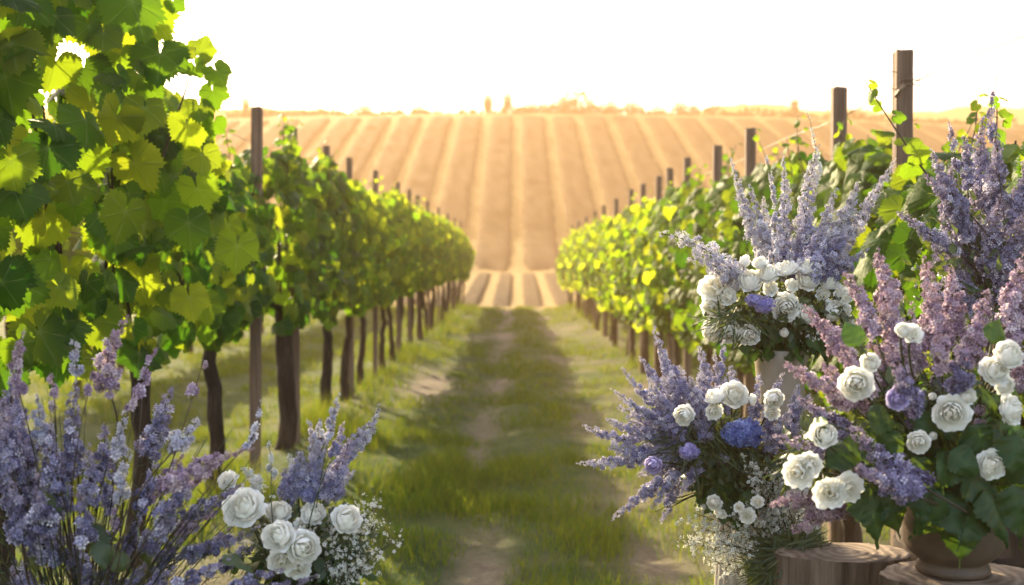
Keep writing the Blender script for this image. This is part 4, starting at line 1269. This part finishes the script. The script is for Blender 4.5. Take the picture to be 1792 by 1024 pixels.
# ---- right: blue lavender fan B in the whitewashed planter
def lavender_arrangement():
    r = np.random.default_rng(331)
    d = 2.80
    x0 = float(P(1318, 0, d)[0])
    zr = float(P(0, 868, d)[2])
    container('wooden_planter', x0, d, wallprof([(.128, 0), (.125, .02), (.10, zr * .55), (.085, zr * .85), (.088, zr - .02), (.094, zr)], .010), 'white_wood', 'tall whitewashed fluted planter under the blue lavender arrangement', 'planter', flutes=22, depth=.07, z0=0.0, seg=132, soil=(.075, zr - .03))
    off = np.array([x0, d, zr])
    root = empty('flower_arrangement', off)
    org = P(1305, 850, d)
    d = 2.68
    tips = [(1144, 570, 1210, 700, 11), (1087, 643, 1180, 740, 10), (1118, 624, 1185, 720, 9), (1152, 618, 1205, 730, 10), (1070, 680, 1165, 745, 9), (1222, 605, 1235, 720, 11), (1250, 618, 1252, 720, 10), (1267, 596, 1262, 700, 7, None, 1, .2),
            (1080, 712, 1190, 765, 13), (1062, 733, 1180, 775, 13), (1019, 744, 1120, 770, 10), (1010, 812, 1130, 800, 11), (1066, 783, 1180, 790, 14), (1071, 912, 1160, 840, 11), (1158, 918, 1180, 850, 9), (1142, 893, 1185, 830, 12),
            (1178, 888, 1200, 810, 14), (1113, 835, 1190, 805, 13), (1100, 770, 1200, 790, 15), (1130, 690, 1210, 760, 14), (1160, 660, 1220, 760, 14), (1190, 640, 1232, 740, 13), (1240, 800, 1275, 806, 15, 'blue_lilac'),
            (1372, 650, 1345, 760, 11), (1398, 672, 1355, 770, 13), (1385, 720, 1345, 790, 14), (1405, 740, 1350, 800, 14), (1210, 660, 1240, 750, 14), (1278, 640, 1272, 730, 12), (1120, 750, 1210, 780, 16), (1195, 865, 1225, 815, 12, 'blue_lilac'), (1330, 650, 1320, 740, 9), (1095, 735, 1200, 775, 14), (1120, 790, 1215, 795, 14), (1165, 690, 1225, 770, 14), (1135, 660, 1205, 745, 12), (1205, 700, 1240, 770, 13), (1110, 715, 1200, 765, 13), (1160, 745, 1230, 790, 15), (1150, 850, 1210, 815, 13), (1228, 640, 1250, 740, 12), (1120, 815, 1205, 800, 12), (1420, 690, 1365, 780, 13), (1390, 760, 1350, 805, 14)]
    tips = [(a, b, c_, e, w * 1.25, *rest) for a, b, c_, e, w, *rest in tips]
    spikes(root, off, tips, org, d, r, 'lavender', 2.2, .0105, name='lavender_flower', sm='stem', taper=.5)
    # wiry stems of the fan
    mb = MB()
    for k in range(70):
        a = r.uniform(-1.9, 1.0); l = r.uniform(.10, .20)
        e = org + np.array([math.sin(a) * l * 1.2 - .02, r.uniform(-.14, .02), math.cos(a) * l])
        mb.add(*tube(bez(org + r.normal(0, .02, 3), (org + e) / 2 + [0, 0, .02], e, 7), .0011, 3))
    mb.build('stem', M['stem'], root, off)
    for (px, py, rp, k, f, mt) in [(1199, 727, 19, 'half', (-.3, -1, .2), 'rose'), (1253, 697, 19, 'half', (-.2, -.8, .5), 'rose'), (1287, 690, 26, 'open', (.1, -.7, .7), 'rose'), (1251, 721, 17, 'loose', (-.1, -1, .2), 'rose'),
                                    (1355, 697, 18, 'half', (.3, -.9, .2), 'rose'), (1145, 815, 16, 'half', (-.4, -1, 0), 'mauve_rose'), (1352, 722, 15, 'loose', (.3, -1, 0), 'rose'), (1318, 700, 12, 'loose', (.3, -.8, .4), 'rose'), (1252, 882, 14, 'half', (-.5, -1, -.2), 'rose'), (1262, 900, 13, 'loose', (-.3, -1, -.4), 'rose')]:
        rose(root, off, px, py, rp, d - .14, k, f, org, r, mt, 'pale mauve rose' if mt != 'rose' else None)
    p = P(1303, 758, d - .10)
    ball(root, off, p, .050, 230, .0135, 'hydrangea', r, 'hydrangea_flower', org, lump=.3, flat=.72)
    p = P(1207, 791, d - .17); ball(root, off, p, .022, 130, .009, 'scabious', r, 'scabious_flower', org)
    leafcloud(root, off, P(1285, 800, d - .02), (.10, .08, .07), 420, .04, r, OVAL, 'fine_leaf')
    leafcloud(root, off, P(1285, 850, d - .03), (.085, .07, .04), 60, .075, r, BROAD, 'broad_leaf', name='leaf_sprig', droop=-.6)
    leafcloud(root, off, P(1240, 770, d - .04), (.12, .07, .07), 420, .055, r, NEED, 'fine_leaf', name='needle_sprig')
    tag(root, 'wide fan of blue lavender spires with a blue hydrangea head and white roses', 'flower arrangement', 'flower arrangements')
lavender_arrangement()


# ---- right: white filler bush C rooted in the ground
def filler_bush():
    r = np.random.default_rng(341)
    d = 2.62
    x0 = float(P(1390, 0, d)[0])
    off = np.array([x0, d, 0.0])
    root = empty('filler_bush', off)
    org = P(1400, 1010, d)
    tips = [P(px, py, d + r.uniform(-.08, .05)) for px, py in [(1200, 945), (1215, 900), (1230, 930), (1290, 830), (1310, 815), (1340, 830), (1365, 845), (1285, 870), (1255, 955), (1250, 985), (1300, 900), (1330, 880), (1370, 890), (1345, 920), (1400, 900), (1310, 950), (1280, 920), (1240, 960), (1325, 850), (1410, 930)]]
    gyp(root, off, org, tips, r, fs=.0095, n=190, spread=.042)
    for (px, py, rp) in [(1310, 905, 15), (1328, 880, 13), (1295, 890, 10)]:
        rose(root, off, px, py, rp, d - .1, 'loose', (-.2, -1, .3), org, r)
    mb = MB()
    n = 3800
    a = r.uniform(-1.9, 1.5, n); l = r.random(n) ** .6
    ex = np.stack([np.sin(a) * .07 * l, r.normal(0, .03, n), np.cos(a) * .08 * l - .02 * l], -1)
    pos = P(1388, 990, d - .05) + ex
    tip = ex * 6 + r.normal(0, .3, (n, 3)) + [0, 0, -.35]
    leaves(mb, NEED, pos, np.array([0, -1, .4]) + r.normal(0, .4, (n, 3)), tip, r.uniform(.03, .07, n), r)
    mb.build('foliage', M['fine_leaf'], root, off)
    mb = MB()
    for k in range(8):
        b = off + [r.uniform(-.05, .05), r.uniform(-.04, .04), -.03]
        mb.add(*tube(bez(b, (b + org) / 2 + r.normal(0, .02, 3), org, 8), np.linspace(.006, .003, 8), 6))
    mb.build('stem', M['stem'], root, off)
    tag(root, 'airy bush of tiny white flowers spilling between planter and log stump', 'flower bush')
filler_bush()


# ---- stumps, pot and lilac D
def stump(x, y, zt, rx, ry, lab, seed, rz=0):
    r = np.random.default_rng(seed)
    root = empty('tree_stump', (x, y, 0), rz)
    seg, n = 72, 14
    th = np.linspace(0, 2 * math.pi, seg, endpoint=False)
    gro = .02 * np.sign(np.sin(th * 13 + r.uniform(0, 6))) * (np.abs(np.sin(th * 13)) < .25) + .014 * r.normal(0, 1, seg) + .03 * np.sin(th * 3 + seed)
    V = []
    for i, t in enumerate(np.linspace(0, 1, n)):
        k = (1 + .18 * (1 - t) ** 4 + gro * (1 + .2 * math.sin(t * 9)) + .004 * r.normal(0, 1, seg))
        if i == n - 1: k = k * .985
        V.append(np.stack([rx * k * np.cos(th), ry * k * np.sin(th), np.full(seg, -.05 + (zt + .05) * t)], -1))
    V = np.concatenate(V)
    ii = np.arange(n - 1)[:, None] * seg; j = np.arange(seg)[None]; kk = (j + 1) % seg
    Q = np.stack([ii + j, ii + kk, ii + seg + kk, ii + seg + j], -1).reshape(-1, 4)
    mobj('bark', V, [Q], M['stump_bark'], root)
    top = V[-seg:]
    c = np.array([[0, 0, zt + .003]])
    rim = top.copy(); mid = top * [.6, .6, 1] + [0, 0, .003]; rim2 = top * [.965, .965, 1] + [0, 0, .003]
    VV = np.concatenate([rim, rim2, mid, c])
    QQ = [(a * seg + q, a * seg + (q + 1) % seg, (a + 1) * seg + (q + 1) % seg, (a + 1) * seg + q) for a in range(2) for q in range(seg)]
    TT = [(2 * seg + q, 2 * seg + (q + 1) % seg, 3 * seg) for q in range(seg)]
    mobj('cut_face', VV, [np.array(QQ), np.array(TT)], M['cut'], root)
    tag(root, lab, 'stump', 'log stumps')
    return root


dS = 2.5
p = P(1481, 970, dS)
stump(float(p[0]), dS, float(p[2]), .150, .082, 'grey brown log stump with a pale sawn top, in front of the white filler bush', 5)
dD = 2.3
zD = float(P(0, 1008, dD)[2])
xD = float(P(1672, 0, dD)[0])
stump(xD + .015, dD, zD, .165, .10, 'log stump under the taupe pot, only its top showing', 9)
# barrel planter behind, holding the tall violet lilac
dB = 2.95
xB = float(P(1690, 0, dB)[0])
zB = float(P(0, 890, dB)[2])
br = [(.15, 0), (.17, zB * .3), (.178, zB * .55), (.17, zB * .85), (.16, zB)]
container('barrel_planter', xB, dB, wallprof(br, .015), 'dark_wood', 'dark wooden barrel behind the taupe pot, planted with tall violet lilac', 'planter', flutes=24, depth=.02, z0=0.0, seg=96, soil=(.15, zB - .04),
          parts=[('hoop', [(.1715, zB * .8), (.176, zB * .8), (.1735, zB * .88), (.169, zB * .88)], 'iron'), ('hoop', [(.172, zB * .25), (.176, zB * .25), (.179, zB * .33), (.175, zB * .33)], 'iron')])
hp = .150
container('ceramic_pot', xD, dD, wallprof([(.068, 0), (.073, .004), (.071, .014), (.064, .022), (.070, .028), (.088, .042), (.096, .058), (.098, .085), (.0985, .12), (.099, hp - .012), (.102, hp - .008), (.102, hp)], .008), 'taupe_pot', 'taupe ceramic pot with a narrow foot, holding the large mauve lilac', 'pot', z0=zD + .006, soil=(.09, hp - .02))


def lilac_arrangement():
    r = np.random.default_rng(351)
    d = 2.25
    off = np.array([xD, dD, zD + hp])
    root = empty('flower_arrangement', off)
    org = off + [0, 0, .0]
    sp = [(1533, 436, 1557, 545, 19), (1478, 478, 1533, 590, 19), (1404, 536, 1498, 648, 19), (1543, 512, 1585, 665, 28), (1617, 448, 1635, 610, 24), (1662, 466, 1675, 590, 20), (1729, 508, 1697, 640, 23), (1790, 440, 1765, 570, 22),
          (1681, 600, 1673, 695, 20, 'violet_lilac'), (1372, 637, 1488, 708, 19), (1398, 697, 1520, 785, 19, 'violet_lilac'), (1490, 745, 1622, 856, 27, 'violet_lilac'), (1354, 765, 1540, 832, 18, 'violet_lilac'), (1350, 885, 1462, 868, 17), (1388, 935, 1470, 880, 20, 'lilac'),
          (1470, 600, 1530, 690, 22), (1596, 530, 1612, 640, 18), (1520, 590, 1570, 700, 24), (1590, 690, 1600, 745, 16, 'violet_lilac'), (1438, 640, 1520, 720, 20), (1800, 600, 1775, 690, 16), (1655, 560, 1650, 650, 18), (1500, 820, 1600, 865, 22, 'violet_lilac'), (1790, 520, 1760, 620, 18), (1420, 860, 1480, 890, 16), (1560, 640, 1600, 720, 18, 'violet_lilac'), (1640, 640, 1650, 700, 14, 'violet_lilac')]
    sp = [(a, b, c_, e, w * 1.15, *rest) for a, b, c_, e, w, *rest in sp]
    spikes(root, off, sp, org, d, r, 'lilac', 2.6, .0145, forward=True, taper=.5)
    for px, py in ((1716, 718), (1716, 742)):
        ball(root, off, P(px, py, d - .12), .011, 40, .008, 'lilac', r, 'filler_flower', org)
    R_ = [(1499, 671, 30, 'half', (-.5, -.9, .3), 'rose'), (1573, 698, 21, 'open', (-.1, -1, .3), 'mauve_rose'), (1667, 723, 32, 'open', (.1, -1, .1), 'rose'), (1609, 774, 20, 'half', (-.2, -1, .1), 'rose'), (1737, 814, 26, 'open', (.3, -1, .1), 'rose'),
          (1771, 717, 27, 'open', (.5, -1, .1), 'rose'), (1765, 622, 26, 'half', (.2, -.8, .6), 'rose'), (1742, 648, 27, 'open', (-.1, -.9, .5), 'rose'), (1597, 583, 21, 'loose', (-.1, -.8, .6), 'rose'), (1444, 763, 24, 'half', (-.4, -1, .3), 'rose'), (1398, 828, 30, 'loose', (-.7, -.9, .1), 'rose'),
          (1455, 865, 30, 'loose', (-.5, -1, .1), 'rose'), (1487, 855, 28, 'loose', (.4, -1, .2), 'rose'), (1523, 635, 17, 'half', (-.3, -.9, .4), 'rose'), (1694, 694, 15, 'half', (.1, -1, .3), 'rose'), (1757, 675, 18, 'half', (.3, -1, .1), 'rose'), (1580, 578, 14, 'half', (0, -.7, .7), 'rose'), (1419, 815, 24, 'loose', (-.3, -1, .2), 'rose')]
    for (px, py, rp, k, f, mt) in R_:
        rose(root, off, px, py, rp, d - (.16 if mt == 'rose' else .26), k, f, org, r, mt, 'pale mauve rose' if mt != 'rose' else None)
    for px, py in ((1632, 695), (1633, 765)):
        rose(root, off, px, py, 8, d - .14, 'bud', (0, -1, .3), org, r)
    # big leaves: stalk px, py, length px, tip direction (deg, 90 = down), hue
    Lf = [(1690, 870, 110, 92, .3), (1640, 858, 88, 70, .25), (1520, 850, 95, 82, .3), (1545, 845, 90, 70, .35), (1625, 845, 72, 100, .3), (1520, 725, 62, 10, .3), (1545, 755, 60, 60, .35), (1640, 815, 70, 10, .5), (1665, 790, 62, 40, .5), (1725, 860, 90, 70, .2), (1760, 790, 95, 30, .2), (1775, 850, 95, 80, .25),
          (1720, 770, 80, 20, .3), (1655, 850, 70, 160, .25), (1580, 840, 80, 130, .3), (1690, 830, 80, 30, .3), (1450, 740, 60, 200, .9), (1505, 605, 50, 250, .85), (1735, 600, 48, 300, .7), (1660, 770, 60, 320, .3), (1600, 800, 70, 70, .2), (1780, 760, 70, 100, .3), (1720, 700, 60, 340, .3),
          (1700, 745, 70, 60, .2), (1630, 720, 60, 120, .2), (1560, 790, 80, 200, .2), (1500, 780, 70, 150, .25), (1660, 880, 80, 130, .3), (1715, 880, 85, 120, .25)]
    mb, st = MB(), MB()
    pos, nrm, tip, size, cc = [], [], [], [], []
    for (px, py, l, a, h) in Lf:
        dd = d - r.uniform(.10, .17)
        q = P(px, py, dd)
        pos.append(q); size.append(l / FPX * dd * 1.15)
        tip.append([math.cos(R(a)), -.1, -math.sin(R(a))]); nrm.append(np.array([.05, -1, .45]) + r.normal(0, .25, 3)); cc.append([h, r.random()])
        st.add(*tube(bez(org + r.normal(0, .02, 3), (org + q) / 2 + [0, -.02, .03], q, 7), .0016, 4))
    leaves(mb, BROAD, np.array(pos), np.array(nrm), np.array(tip, float), np.array(size), r, np.array(cc))
    mb.build('foliage', M['broad_leaf'], root, off)
    st.build('stem', M['stem'], root, off)
    leafcloud(root, off, P(1665, 765, d), (.13, .08, .07), 150, .07, r, BROAD, 'broad_leaf', name='leaf_sprig', droop=-.3)
    leafcloud(root, off, P(1600, 700, d), (.14, .08, .10), 260, .05, r, LANCE, 'fine_leaf', name='leaf_sprig', droop=.3)
    leafcloud(root, off, P(1440, 800, d), (.07, .05, .07), 160, .05, r, LANCE, 'fine_leaf', name='leaf_sprig', droop=.1)
    gyp(root, off, org, [P(1760, 890, d - .14), P(1765, 925, d - .14)], r, fs=.007, n=25, spread=.02)
    tag(root, 'large arrangement of mauve lilac, white roses and broad dark leaves in the taupe pot', 'flower arrangement', 'flower arrangements')
lilac_arrangement()


# ---- right edge: tall violet lilac E in the barrel
def tall_lilac():
    r = np.random.default_rng(361)
    d = 2.95
    off = np.array([xB, dB, zB])
    root = empty('lilac_bush', off)
    org = off + [.02, 0, -.03]
    sp = [(1741, 128, 1735, 260, 7, None, .9, .45), (1655, 210, 1672, 300, 7, None, .8, .4), (1682, 238, 1690, 330, 12), (1715, 205, 1722, 360, 18), (1742, 235, 1738, 380, 20), (1627, 262, 1690, 370, 14), (1612, 305, 1690, 420, 15), (1567, 372, 1670, 440, 15),
          (1795, 262, 1770, 420, 20), (1660, 290, 1700, 440, 20), (1700, 330, 1715, 470, 26), (1750, 340, 1745, 480, 26), (1640, 360, 1700, 490, 22), (1630, 420, 1700, 520, 24), (1790, 370, 1760, 500, 26), (1720, 420, 1720, 540, 26), (1660, 450, 1700, 550, 22), (1770, 460, 1750, 560, 24), (1690, 400, 1705, 520, 24), (1780, 320, 1760, 430, 18), (1648, 340, 1690, 430, 14), (1815, 330, 1790, 450, 22)]
    sp = [(a, b, c_, e, w * 1.3, *rest) for a, b, c_, e, w, *rest in sp]
    spikes(root, off, sp, org, d, r, 'blue_lilac', 2.2, .0125)
    mb = MB()
    n = 500
    pos = P(1715, 520, d) + r.normal(0, 1, (n, 3)) * [.09, .06, .12]
    leaves(mb, LANCE, pos, np.array([0, -.8, .5]) + r.normal(0, .4, (n, 3)), np.array([0, 0, .6]) + r.normal(0, .6, (n, 3)), r.uniform(.03, .06, n), r)
    mb.build('foliage', M['fine_leaf'], root, off)
    tag(root, 'tall violet blue lilac rising behind the mauve arrangement beside the wire wrapped post', 'lilac bush')
tall_lilac()

# ------------------------------------------------------------------ haze
def haze():
    x0, x1, y0, y1, z0, z1 = -420, 420, -60, 680, -30, 47
    z0 = min(-2.0, float(zg(170, 640)) - 1 - .0006 * 170 ** 2 * 0) - 1.0
    zmin = float(GZ.min()) - 1.0
    z0 = zmin
    V = np.array([[x, y, z] for z in (z0, z1) for y in (y0, y1) for x in (x0, x1)], float)
    Q = np.array([[0, 2, 3, 1], [4, 5, 7, 6], [0, 1, 5, 4], [2, 6, 7, 3], [0, 4, 6, 2], [1, 3, 7, 5]])
    m, nt, out = newmat('haze')
    pv = N(nt, 'ShaderNodeVolumePrincipled')
    pv.inputs['Color'].default_value = (.58, .37, .19, 1)
    pv.inputs['Density'].default_value = .0046
    pv.inputs['Anisotropy'].default_value = .2
    nt.links.new(pv.outputs[0], out.inputs['Volume'])
    o = mobj('haze', V, [Q], m, smooth=False)
    tag(o, 'warm golden evening haze filling the valley', 'haze', kind='stuff')
haze()
